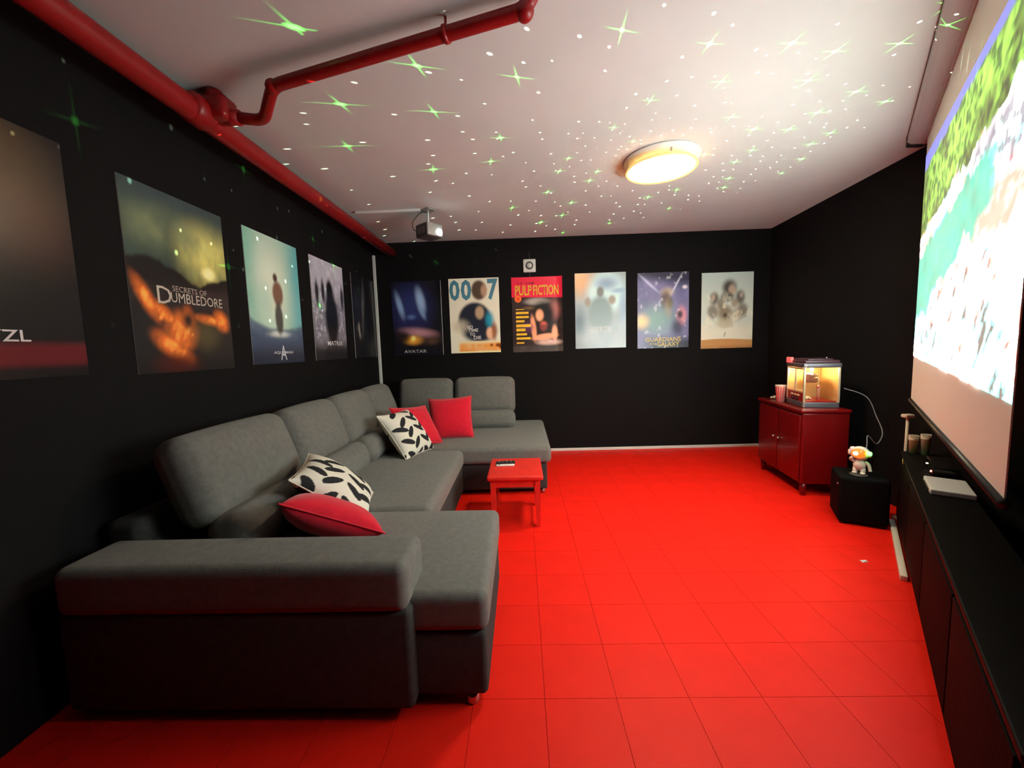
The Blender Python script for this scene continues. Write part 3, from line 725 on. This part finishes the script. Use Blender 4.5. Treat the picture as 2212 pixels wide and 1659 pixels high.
MB().rbox((0, 0, .009), (.072, .024, .009), .007, n=3).build('shell', m_blackplastic, rm)
for k in range(8): MB().lathe([(0, .0215), (.0045, .0212), (.005, .018), (0, .018)], 10, (-.05 + k % 4 * .03, -.009 + k // 4 * .018, -.001)).build('button', m_grey, rm)
wr = thing('remote_control', 'slim white remote lying in front of the black one on the stool', 'remote', (-.145, 2.868, .375), .03)
MB().rbox((0, 0, .006), (.068, .014, .006), .005, n=3).build('shell', m_white, wr)
MB().lathe([(0, .0135), (.007, .013), (.008, .010), (0, .010)], 12, (-.045, 0, 0)).build('button', m_grey, wr)

# ------------------------------------------------------------------ red cabinet
CA = math.radians(-8)
rc = thing('red_cabinet', 'glossy red two-door cabinet on short legs by the right wall', 'cabinet', (2.19, 3.10, 0), CA)
CWd, CDp, CHt = .74, .33, .70              # along local y, depth along local x
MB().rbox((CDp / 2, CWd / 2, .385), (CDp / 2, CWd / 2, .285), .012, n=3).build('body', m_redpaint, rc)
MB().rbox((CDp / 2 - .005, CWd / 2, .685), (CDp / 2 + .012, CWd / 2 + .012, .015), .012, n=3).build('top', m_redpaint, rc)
for k in range(2):
    ya = .02 + k * (CWd - .03) / 2
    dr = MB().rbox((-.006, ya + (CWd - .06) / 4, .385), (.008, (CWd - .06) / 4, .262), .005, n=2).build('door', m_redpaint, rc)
    yk = ya + (CWd - .06) / 2 - .035 if k == 0 else ya + .035
    MB().ball((-.024, yk, .40), (.011, .011, .011), 12, 8).build('knob', m_metal, dr)
for x in (.035, CDp - .035):
    for y in (.035, CWd - .035):
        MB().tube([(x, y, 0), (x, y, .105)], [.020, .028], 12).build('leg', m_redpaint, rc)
def rcw(x, y, z): return WM[rc.name] @ Vector((x, y, z))

# popcorn machine
pm = thing('popcorn_machine', 'lit popcorn machine with glass case, steel posts and red roof on the red cabinet', 'popcorn machine', rcw(.18, .235, CHt), CA - .08)
m_red2 = mat('machine_red', (.55, .01, .02), .3, coat=.3)
m_dark = mat('machine_steel', (.16, .15, .17), .4, metal=.5)
m_gold = mat('bright_trim', (.9, .72, .45), .3, metal=.6)
m_glass = bpy.data.materials.new('case_glass'); m_glass.use_nodes = True
nt = m_glass.node_tree; nt.nodes.clear()
out = nt.nodes.new('ShaderNodeOutputMaterial'); mx_ = nt.nodes.new('ShaderNodeMixShader'); tr = nt.nodes.new('ShaderNodeBsdfTransparent'); gl = nt.nodes.new('ShaderNodeBsdfGlossy')
gl.inputs['Roughness'].default_value = .03; tr.inputs[0].default_value = (.96, .95, .93, 1)
mx_.inputs[0].default_value = .07; nt.links.new(tr.outputs[0], mx_.inputs[1]); nt.links.new(gl.outputs[0], mx_.inputs[2]); nt.links.new(mx_.outputs[0], out.inputs[0])
hx, hy = .118, .150                          # local half sizes; front looks to -x
MB().rbox((0, 0, .022), (hx + .006, hy + .006, .022), .006, n=2).build('base', m_dark, pm)
for k in range(3): MB().box((-hx - .0075, -hy - .0075, .008 + k * .012), (-hx + .004, -hy + .02, .013 + k * .012)).build('trim_band', m_gold, pm)
MB().box((-hx - .002, -hy, .044), (-hx + .004, hy, .115)).build('front_panel', mat('panel_red', (.30, .012, .012), .4), pm)
for k in range(3):
    MB().rbox((-hx - .006, -.06 + k * .055, .092), (.006, .016, .007), .003, n=2).build('switch', m_gold, pm)
MB().lathe([(0, .012), (.012, .012), (.014, 0), (0, 0)], 14, mx=Matrix.Translation((-hx - .002, -.035, .062)) @ Matrix.Rotation(-math.pi / 2, 4, 'Y')).build('knob', m_blackplastic, pm)
MB().lathe([(0, .012), (.012, .012), (.014, 0), (0, 0)], 14, mx=Matrix.Translation((-hx - .002, .035, .062)) @ Matrix.Rotation(-math.pi / 2, 4, 'Y')).build('knob', m_blackplastic, pm)
for sx in (-1, 1):
    for sy in (-1, 1):
        MB().box((sx * hx - .007, sy * hy - .007, .044), (sx * hx + .007, sy * hy + .007, .322), bev=.002).build('post', m_gold, pm)
MB().box((-hx + .009, -hy - .0015, .044), (hx - .009, -hy + .0015, .318)).build('glass_pane', m_glass, pm)
MB().box((-hx + .009, hy - .003, .044), (hx - .009, hy + .0015, .318)).build('glow_side_panel', mat('amber_glow_steel', (.80, .52, .22), .4), pm)  # panel added in place of glass, amber interior glow put into its colour
MB().box((hx - .003, -hy + .009, .044), (hx + .0015, hy - .009, .318)).build('glow_back_panel', mat('amber_glow_steel', (.80, .52, .22), .4, metal=.4), pm)  # rear panel added likewise, its colour carries the amber glow
dr = MB().box((-hx - .0015, -hy + .012, .125), (-hx + .0015, hy - .012, .310)).build('glass_door', m_glass, pm)
fb = MB()
for (ya, yb, za, zb) in ((-hy + .008, hy - .008, .118, .130), (-hy + .008, hy - .008, .306, .318), (-.005, .005, .13, .306)): fb.box((-hx - .006, ya, za), (-hx + .004, yb, zb))
fb.build('door_frame', m_gold, dr)
MB().rbox((0, 0, .338), (hx + .012, hy + .012, .018), .008, n=2).build('roof_band', m_dark, pm)
b = MB(); b.rbox((0, 0, .366), (hx + .002, hy + .002, .014), .008, n=2); b.rbox((0, 0, .383), (hx - .03, hy - .03, .008), .006, n=2); b.build('roof', mat('roof_dark', (.06, .02, .03), .4), pm)
for k in range(3): MB().box((-hx - .014, -hy - .014, .324 + k * .012), (-hx + .008, -hy + .012, .329 + k * .012)).build('trim_band', mat('chrome_band', (.8, .78, .78), .2, metal=1), pm)
MB().rbox((-hx - .004, hy - .035, .375), (.012, .045, .024), .006, n=2).build('sign_board', mat('sign_pink', (.85, .16, .16), .5, emit=(1, .12, .12), es=.25), pm)
MB().ball((hx - .05, -.06, .394), .008, 10, 8).build('roof_knob', m_metal, pm)
# kettle with arm, hanging rod, scoop, floor tray
MB().lathe([(0, .19), (.042, .19), (.05, .20), (.05, .252), (.054, .256), (.048, .258), (.044, .205), (0, .2)], 24, (-.01, .01, 0)).build('kettle', m_metal, pm)
MB().lathe([(0, .268), (.03, .266), (.052, .258), (.05, .256), (0, .258)], 24, (-.01, .01, 0)).build('kettle_lid', m_metal, pm)
MB().tube([(-.01, .01, .265), (-.01, .01, .318)], .006, 8).build('kettle_hanger', m_gold, pm)
MB().tube([(.03, .06, .21), (.03, .06, .318)], .005, 8).build('kettle_hanger', m_gold, pm)
MB().tube(bez([(-.01, -.045, .225), (-.005, -.085, .235), (0, -.10, .222), (0, -.102, .18), (-.01, -.115, .165)]), .004, 8).build('kettle_handle', m_gold, pm)
MB().ball((-.012, -.12, .163), (.008, .014, .008), 10, 8).build('handle_grip', m_red2, pm)
MB().tube([(.02, -.06, .05), (.02, -.06, .175)], .012, 10).build('drive_post', mat('post_salmon', (.7, .3, .2), .4), pm)
MB().box((-hx + .012, -hy + .01, .0445), (hx - .012, hy - .01, .052)).build('tray', m_red2, pm)
pc = mat('popcorn', (.9, .82, .58), .9, bump=.5, bscale=90)
b = MB(); r_ = random.Random(3)
for k in range(60):
    a = r_.uniform(0, 6.28); rr = r_.random() ** .5 * .06
    b.ball((-.05 + rr * math.cos(a) * .7, .04 + rr * 1.5 * math.sin(a), .058 + r_.random() * .022 * (1 - rr / .07)), r_.uniform(.007, .011), 6, 5)
b.build('popped_corn', pc, pm, kind='stuff')
MB().lathe([(0, 0), (.010, 0), (.013, -.012), (.009, -.026), (0, -.03)], 12, (-.03, -.06, .318)).build('bulb', mat('bulb_glow', (1, .8, .5), .4, emit=(1, .62, .25), es=18), pm)
MB().lathe([(0, 0), (.010, 0), (.013, -.012), (.009, -.026), (0, -.03)], 12, (-.03, .07, .318)).build('bulb', mat('bulb_glow', (1, .8, .5), .4), pm)
lt = bpy.data.lights.new('machine_light', 'POINT'); lt.energy = 2.4; lt.color = (1, .62, .28); lt.shadow_soft_size = .02
lo = bpy.data.objects.new('machine_light', lt); COL.objects.link(lo); lo.parent = pm; lo.location = (-.03, 0, .295)

# popcorn cup (striped) and crumbs
cp = thing('popcorn_cup', 'red and white striped paper popcorn cup beside the machine', 'cup', rcw(.045, .45, CHt))
b = MB(); n = 32; vs = []; fs = []
rb, rt, hh = .030, .043, .145
prof = [(rb, 0), (rt, hh), (rt - .002, hh), (rb - .002, .004)]
m_cw = mat('cup_cream', (.85, .68, .58), .6); m_cr = mat('cup_red', (.62, .05, .05), .6)
MB().lathe([(0, 0), (rb, 0), (rt, hh), (rt + .002, hh + .003), (rt - .002, hh + .002), (rb - .002, .006), (0, .006)], 32).build('wall', m_cw, cp)
for k in range(14):
    a0 = k / 14 * 2 * math.pi; a1 = a0 + math.pi / 14; b = MB(); vs = []
    for z, r in ((.002, rb + .0006), (hh - .012, rt - .0005)):
        for a in (a0, (a0 + a1) / 2, a1): vs.append((r * math.cos(a), r * math.sin(a), z))
    vs += [(x * .97, y * .97, z) for x, y, z in vs]
    b.add(vs, [(0, 1, 4, 3), (1, 2, 5, 4), (6, 9, 10, 7), (7, 10, 11, 8), (0, 3, 9, 6), (2, 8, 11, 5), (3, 4, 10, 9), (4, 5, 11, 10), (0, 6, 7, 1), (1, 7, 8, 2)]); b.build('stripe', m_cr, cp)
for k, (x, y) in enumerate(((.10, .66), (.06, .62), (.12, .55), (.10, .58))):
    b = MB(); r_ = random.Random(k)
    for q in range(6): b.ball((r_.uniform(-.012, .012), r_.uniform(-.012, .012), .009 + r_.uniform(0, .010)), .009, 8, 6)
    o = b.build('popcorn_piece', pc); o.location = rcw(x, y, CHt); tag(o, ('farthest loose popcorn piece, at the back end of the red cabinet', 'loose popcorn piece near the front edge of the red cabinet', 'loose popcorn piece nearest the striped cup', 'loose popcorn piece in the middle of the crumbs on the red cabinet')[k], 'popcorn', 'loose popcorn on the red cabinet')

# ------------------------------------------------------------------ black cube speaker and the star projector figure
cb = thing('subwoofer', 'black cube subwoofer with rounded edges standing on the red floor', 'speaker', (2.285, 2.675, 0), -.48)
MB().rbox((0, 0, .172), (.132, .132, .156), .022, n=4).build('body', m_pouf, cb)
for sx in (-1, 1):
    for sy in (-1, 1): MB().lathe([(0, 0), (.016, 0), (.016, .018), (0, .018)], 12, (sx * .10, sy * .10, 0)).build('foot', m_blackplastic, cb)
MB().ball((-.133, -.10, .27), .006, 10, 8).build('indicator', m_metal, cb)
at_ = thing('astronaut_star_projector', 'small cream astronaut figure with glowing visor on the black cube', 'star projector', (2.245, 2.635, .328), -.9)
# local: figure faces -y (roughly towards the room)
MB().lathe([(0, 0), (.048, 0), (.050, .006), (.044, .010), (0, .010)], 24).build('stand', mat('dark_stand', (.08, .07, .06), .5), at_)
b = MB(); b.ball((0, 0, .072), (.034, .027, .038), 18, 12); b.build('torso', m_ivory, at_)
for s in (-1, 1):
    MB().tube([(s * .017, 0, .052), (s * .020, -.002, .03), (s * .020, -.004, .016)], [.016, .014, .013], 12).build('leg', m_ivory, at_)
    MB().ball((s * .021, -.008, .018), (.015, .021, .009), 12, 8).build('boot', m_ivory, at_)
MB().tube(bez([(.028, 0, .095), (.046, 0, .080), (.054, -.002, .055), (.058, -.004, .038)], 4), [.011] * 4 + [.010] * 4 + [.009] * 4 + [.009], 10).build('arm', m_ivory, at_)
MB().tube(bez([(-.028, 0, .095), (-.044, -.006, .105), (-.040, -.02, .115), (-.034, -.026, .122)], 4), [.011] * 4 + [.010] * 4 + [.009] * 4 + [.009], 10).build('arm', m_ivory, at_)
b = MB(); b.ball((0, .004, .150), (.052, .047, .046), 24, 16); b.build('helmet', m_ivory, at_)
for s in (-1, 1): MB().tube([(s * .046, .004, .150), (s * .060, .004, .150)], [.022, .018], 16).build('ear_pod', m_ivory, at_)
MB().ball((0, -.020, .153), (.041, .030, .034), 22, 14).build('visor', mat('visor_amber', (.5, .14, .03), .15, emit=(1, .22, .02), es=.4), at_)
MB().ball((-.012, -.048, .156), (.014, .006, .012), 14, 10).build('nebula_lens', mat('lens_white', (1, 1, 1), .3, emit=(1, .85, .6), es=8), at_)
MB().ball((.052, -.026, .160), (.015, .015, .014), 14, 10).build('laser_lens', mat('lens_green', (.2, 1, .2), .3, emit=(.06, 1, .06), es=4), at_)
MB().ball((-.035, -.012, .180), (.016, .014, .013), 12, 8).build('top_light', mat('pink_plastic', (.85, .4, .38), .5, emit=(1, .3, .25), es=.5), at_)
MB().tube([(.0, .045, .09), (0, .055, .09)], .024, 14).build('backpack', m_ivory, at_)
# its two beams: star gobo (laser) and soft nebula
def spot(name, energy, col, loc, target, angle):
    li = bpy.data.lights.new(name, 'SPOT'); li.energy = energy; li.color = col; li.spot_size = angle; li.spot_blend = .45; li.shadow_soft_size = 0
    o = bpy.data.objects.new(name, li); COL.objects.link(o)
    wl = Vector(loc); dirv = (Vector(target) - wl).normalized()
    mw = Matrix.Translation(wl) @ dirv.to_track_quat('-Z', 'Y').to_matrix().to_4x4()
    o.parent = at_; o.matrix_parent_inverse = WM[at_.name].inverted(); o.matrix_world = mw
    o.matrix_basis = mw
    li.use_nodes = True
    return o, li
def nd(nt, t, **kw):
    n_ = nt.nodes.new(t)
    for k, v in kw.items(): setattr(n_, k, v)
    return n_
def mth(nt, op, a, b=None, c=None, clamp=False):
    n_ = nt.nodes.new('ShaderNodeMath'); n_.operation = op; n_.use_clamp = clamp
    for i, x in enumerate((a, b, c)):
        if x is None: continue
        if hasattr(x, 'links'): nt.links.new(x, n_.inputs[i])
        else: n_.inputs[i].default_value = x
    return n_.outputs[0]
def beam_coords(nt):
    tc = nt.nodes.new('ShaderNodeTexCoord'); sp = nt.nodes.new('ShaderNodeSeparateXYZ'); nt.links.new(tc.outputs['Normal'], sp.inputs[0])
    az = mth(nt, 'ABSOLUTE', sp.outputs[2]); az = mth(nt, 'ADD', az, .35)
    x = mth(nt, 'DIVIDE', sp.outputs[0], az); y = mth(nt, 'DIVIDE', sp.outputs[1], az)
    cb_ = nt.nodes.new('ShaderNodeCombineXYZ'); nt.links.new(x, cb_.inputs[0]); nt.links.new(y, cb_.inputs[1])
    ln2 = nt.nodes.new('ShaderNodeVectorMath'); ln2.operation = 'LENGTH'; nt.links.new(cb_.outputs[0], ln2.inputs[0])
    k = mth(nt, 'POWER', mth(nt, 'ADD', ln2.outputs['Value'], .05), -.35)
    sc2 = nt.nodes.new('ShaderNodeVectorMath'); sc2.operation = 'SCALE'; nt.links.new(cb_.outputs[0], sc2.inputs[0]); nt.links.new(k, sc2.inputs['Scale'])
    return sc2.outputs[0]
HEADW = WM[at_.name] @ Vector((.0, -.02, .225))
so, sl = spot('star_beam', STAR_POWER, (1, 1, 1), HEADW, (.55, 2.60, 2.5), math.radians(82))
nt = sl.node_tree; em = nt.nodes['Emission']; co = beam_coords(nt)
def layer(scale, thr, rmin, rmax, seed, streak=0):
    mp = nt.nodes.new('ShaderNodeMapping'); nt.links.new(co, mp.inputs['Vector']); mp.inputs['Location'].default_value = (seed, seed * .7, 0)
    vo = nd(nt, 'ShaderNodeTexVoronoi', voronoi_dimensions='2D', feature='F1'); vo.inputs['Scale'].default_value = scale; vo.inputs['Randomness'].default_value = .85
    nt.links.new(mp.outputs[0], vo.inputs['Vector'])
    sc_ = nt.nodes.new('ShaderNodeSeparateColor'); nt.links.new(vo.outputs['Color'], sc_.inputs[0])
    on = mth(nt, 'GREATER_THAN', sc_.outputs[0], thr)
    rad = mth(nt, 'MULTIPLY_ADD', sc_.outputs[1], rmax - rmin, rmin)
    q = mth(nt, 'DIVIDE', vo.outputs['Distance'], rad)
    core = mth(nt, 'SUBTRACT', 1.25, q, clamp=True)
    val = core
    if streak:
        df = nt.nodes.new('ShaderNodeVectorMath'); df.operation = 'SUBTRACT'; nt.links.new(mp.outputs[0], df.inputs[0]); nt.links.new(vo.outputs['Position'], df.inputs[1])
        s2 = nt.nodes.new('ShaderNodeSeparateXYZ'); nt.links.new(df.outputs[0], s2.inputs[0])
        for a, b_ in ((0, 1), (1, 0)):
            la = mth(nt, 'ABSOLUTE', s2.outputs[a]); lb = mth(nt, 'ABSOLUTE', s2.outputs[b_])
            f1 = mth(nt, 'SUBTRACT', 1, mth(nt, 'MULTIPLY', la, scale / .30), clamp=True); f2 = mth(nt, 'SUBTRACT', 1, mth(nt, 'MULTIPLY', lb, scale / .014), clamp=True)
            val = mth(nt, 'MAXIMUM', val, mth(nt, 'MULTIPLY', mth(nt, 'MULTIPLY', f1, f1), mth(nt, 'MULTIPLY', f2, streak)))
    return mth(nt, 'MULTIPLY', val, on)
big = layer(9.0, .30, .026, .042, 3.1, .35)
small = layer(19.0, .25, .026, .050, 7.7)
mixc = nt.nodes.new('ShaderNodeCombineColor')
nt.links.new(mth(nt, 'ADD', mth(nt, 'MULTIPLY', big, .25), mth(nt, 'MULTIPLY', small, 1.1)), mixc.inputs[0])
nt.links.new(mth(nt, 'ADD', mth(nt, 'MULTIPLY', big, 2.2), mth(nt, 'MULTIPLY', small, 1.45)), mixc.inputs[1])
nt.links.new(mth(nt, 'ADD', mth(nt, 'MULTIPLY', big, .22), mth(nt, 'MULTIPLY', small, .95)), mixc.inputs[2])
nt.links.new(mixc.outputs[0], em.inputs['Color']); em.inputs['Strength'].default_value = 20
no, nl_ = spot('nebula_beam', NEBULA_POWER, (1, 1, 1), HEADW, (-.15, 2.55, 2.5), math.radians(66))
nl_.shadow_soft_size = .01; nl_.spot_blend = 1
nt = nl_.node_tree; em = nt.nodes['Emission']; co = beam_coords(nt)
nz = nd(nt, 'ShaderNodeTexNoise'); nz.inputs['Scale'].default_value = 2.4; nz.inputs['Detail'].default_value = 3; nt.links.new(co, nz.inputs['Vector'])
rp = nt.nodes.new('ShaderNodeValToRGB'); nt.links.new(nz.outputs['Fac'], rp.inputs[0])
cr = rp.color_ramp; cr.elements[0].position = .34; cr.elements[0].color = (.10, .13, .12, 1); cr.elements[1].position = .68; cr.elements[1].color = (1.0, .25, .24, 1)
e = cr.elements.new(.46); e.color = (.45, .36, .22, 1); e = cr.elements.new(.57); e.color = (.95, .50, .34, 1)
nt.links.new(rp.outputs[0], em.inputs['Color'])

# cable from the machine down the wall to the figure
tag(MB().tube(bez([rcw(.30, .04, .86), (2.60, 3.02, .80), (2.62, 2.95, .66), (2.58, 2.85, .56), (2.48, 2.78, .50), (2.40, 2.76, .565), (2.37, 2.73, .50), (2.34, 2.71, .42), (2.31, 2.69, .342), (2.275, 2.665, .355)], 8), .0035, 8).build('power_cable', m_grey), 'thin grey cable drooping from the popcorn machine to the astronaut figure', 'cable')

# ------------------------------------------------------------------ low black console below the screen
CN0, CZ = .262, .485
mc = thing('media_console', 'long low black console standing under the projection screen', 'console', dn(2.4, .44, 0), DA)
def dbox(d0, d1, n0, n1, z0, z1, bev=0, seg=2):
    b = MB(); R_ = Matrix.Rotation(DA, 4, 'Z')
    b.box((d0, -n1, z0), (d1, -n0, z1), mx=R_, bev=bev, seg=seg); return b
dbox(1.10, 3.62, CN0 + .006, .455, .0, CZ - .022).build('carcass', m_pouf, mc, True)
dbox(1.09, 3.65, CN0 - .002, .46, CZ - .022, CZ, .005, 3).build('top', mat('console_top', (.004, .004, .0045), .55, spec=.12), mc, True)
for k in range(4):
    d0 = 1.12 + k * .63
    do = dbox(d0, d0 + .612, CN0 - .004, CN0 + .008, .05, CZ - .03, .003).build('door', m_pouf, mc, True)
o = dbox(3.40, 3.435, CN0 - .0035, CN0 - .0005, CZ - .060, CZ - .004).build('yellow_tag', mat('tag_yellow', (.62, .50, .10), .6), mc, True); o['label'] = 'small yellow paper tag on the front edge'
tag(dbox(2.74, 3.58, CN0 - .038, CN0 - .008, 0, .028, .004).build('cable_duct', m_ivory), 'loose cream cable duct lying on the floor along the black console', 'cable duct')
# things on the console
wb = thing('pale_flat_box', 'flat pale grey box lying on the console under the screen', 'media box', dn(2.83, .40, CZ), DA)  # thin pale box with a dark slot on its room side
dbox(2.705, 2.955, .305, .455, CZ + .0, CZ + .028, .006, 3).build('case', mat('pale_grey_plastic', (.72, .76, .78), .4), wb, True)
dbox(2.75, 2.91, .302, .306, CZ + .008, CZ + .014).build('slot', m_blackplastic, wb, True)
for k, (d, n, h) in enumerate(((3.615, .318, .105), (3.60, .372, .12))):
    p = dn(d, n, CZ); t_ = thing('paper_cup_stack', ('shorter' if k == 0 else 'taller') + ' of two pale cup stacks at the far end of the console', 'cups', p)
    MB().lathe([(0, 0), (.019, 0), (.023, h - .02), (.026, h - .018), (.024, h), (.021, h - .004), (.018, .01), (0, .01)], 20).build('cup', m_ivory, t_)
    for q in range(3): MB().lathe([(.024, h - .006 + q * .007), (.027, h - .003 + q * .007), (.024, h + q * .007), (.021, h - .003 + q * .007)], 20, close=True).build('rim', m_ivory, t_)
bx = thing('black_receiver', 'black receiver box with tiny red lamp on the console behind the screen', 'receiver', dn(3.15, .39, CZ), DA)
dbox(3.02, 3.30, .345, .445, CZ + .006, CZ + .062, .004).build('case', m_blackgloss, bx, True)
for d in (3.05, 3.27):
    for n_ in (.36, .43): MB().lathe([(0, CZ), (.008, CZ), (.008, CZ + .008), (0, CZ + .008)], 10, dn(d, n_, 0)).build('foot', m_blackplastic, bx, True)
MB().ball(dn(3.06, .344, CZ + .03), .006, 10, 8).build('red_lamp', mat('red_led', (1, .1, .1), .4, emit=(1, .15, .12), es=3), bx, True)
MB().ball(dn(3.24, .344, CZ + .03), .004, 10, 8).build('white_lamp', mat('white_led', (1, 1, 1), .4, emit=(1, .9, .75), es=1.5), bx, True)
# slim pale stand at the end of the console
ps = thing('slim_stand', 'slim pale upright stand with a small flat head at the end of the console', 'stand', dn(3.70, .29, 0))
MB().lathe([(0, 0), (.045, 0), (.045, .006), (.01, .012), (0, .012)], 18).build('base', m_ivory, ps)
MB().tube([(0, 0, .01), (.004, .004, .40), (.008, .006, .70)], .0085, 10).build('pole', m_ivory, ps)
MB().rbox((.008, .006, .715), (.030, .022, .012), .008, n=3).build('head', m_ivory, ps)
# scrap of paper
b = MB(); vs = []; fs = []
for j in range(4):
    for i in range(4): vs.append(((i - 1.5) * .010, (j - 1.5) * .007, .002 + .006 * random.random()))
fs = [(j * 4 + i, j * 4 + i + 1, j * 4 + i + 5, j * 4 + i + 4) for j in range(3) for i in range(3)]
vs2 = [(x, y, 0) for x, y, z in vs]; k = len(vs)
b.add(vs + vs2, fs + [tuple(i + k for i in f[::-1]) for f in fs] + [(0, k, k + 1, 1), (1, k + 1, k + 2, 2), (2, k + 2, k + 3, 3), (12, 13, k + 13, k + 12), (13, 14, k + 14, k + 13), (14, 15, k + 15, k + 14), (0, 4, k + 4, k), (4, 8, k + 8, k + 4), (8, 12, k + 12, k + 8), (3, k + 3, k + 7, 7), (7, k + 7, k + 11, 11), (11, k + 11, k + 15, 15)])
o = b.build('paper_scrap', m_white); o.location = (1.884, 2.149, 0); tag(o, 'tiny crumpled white paper scrap on the red floor', 'scrap')
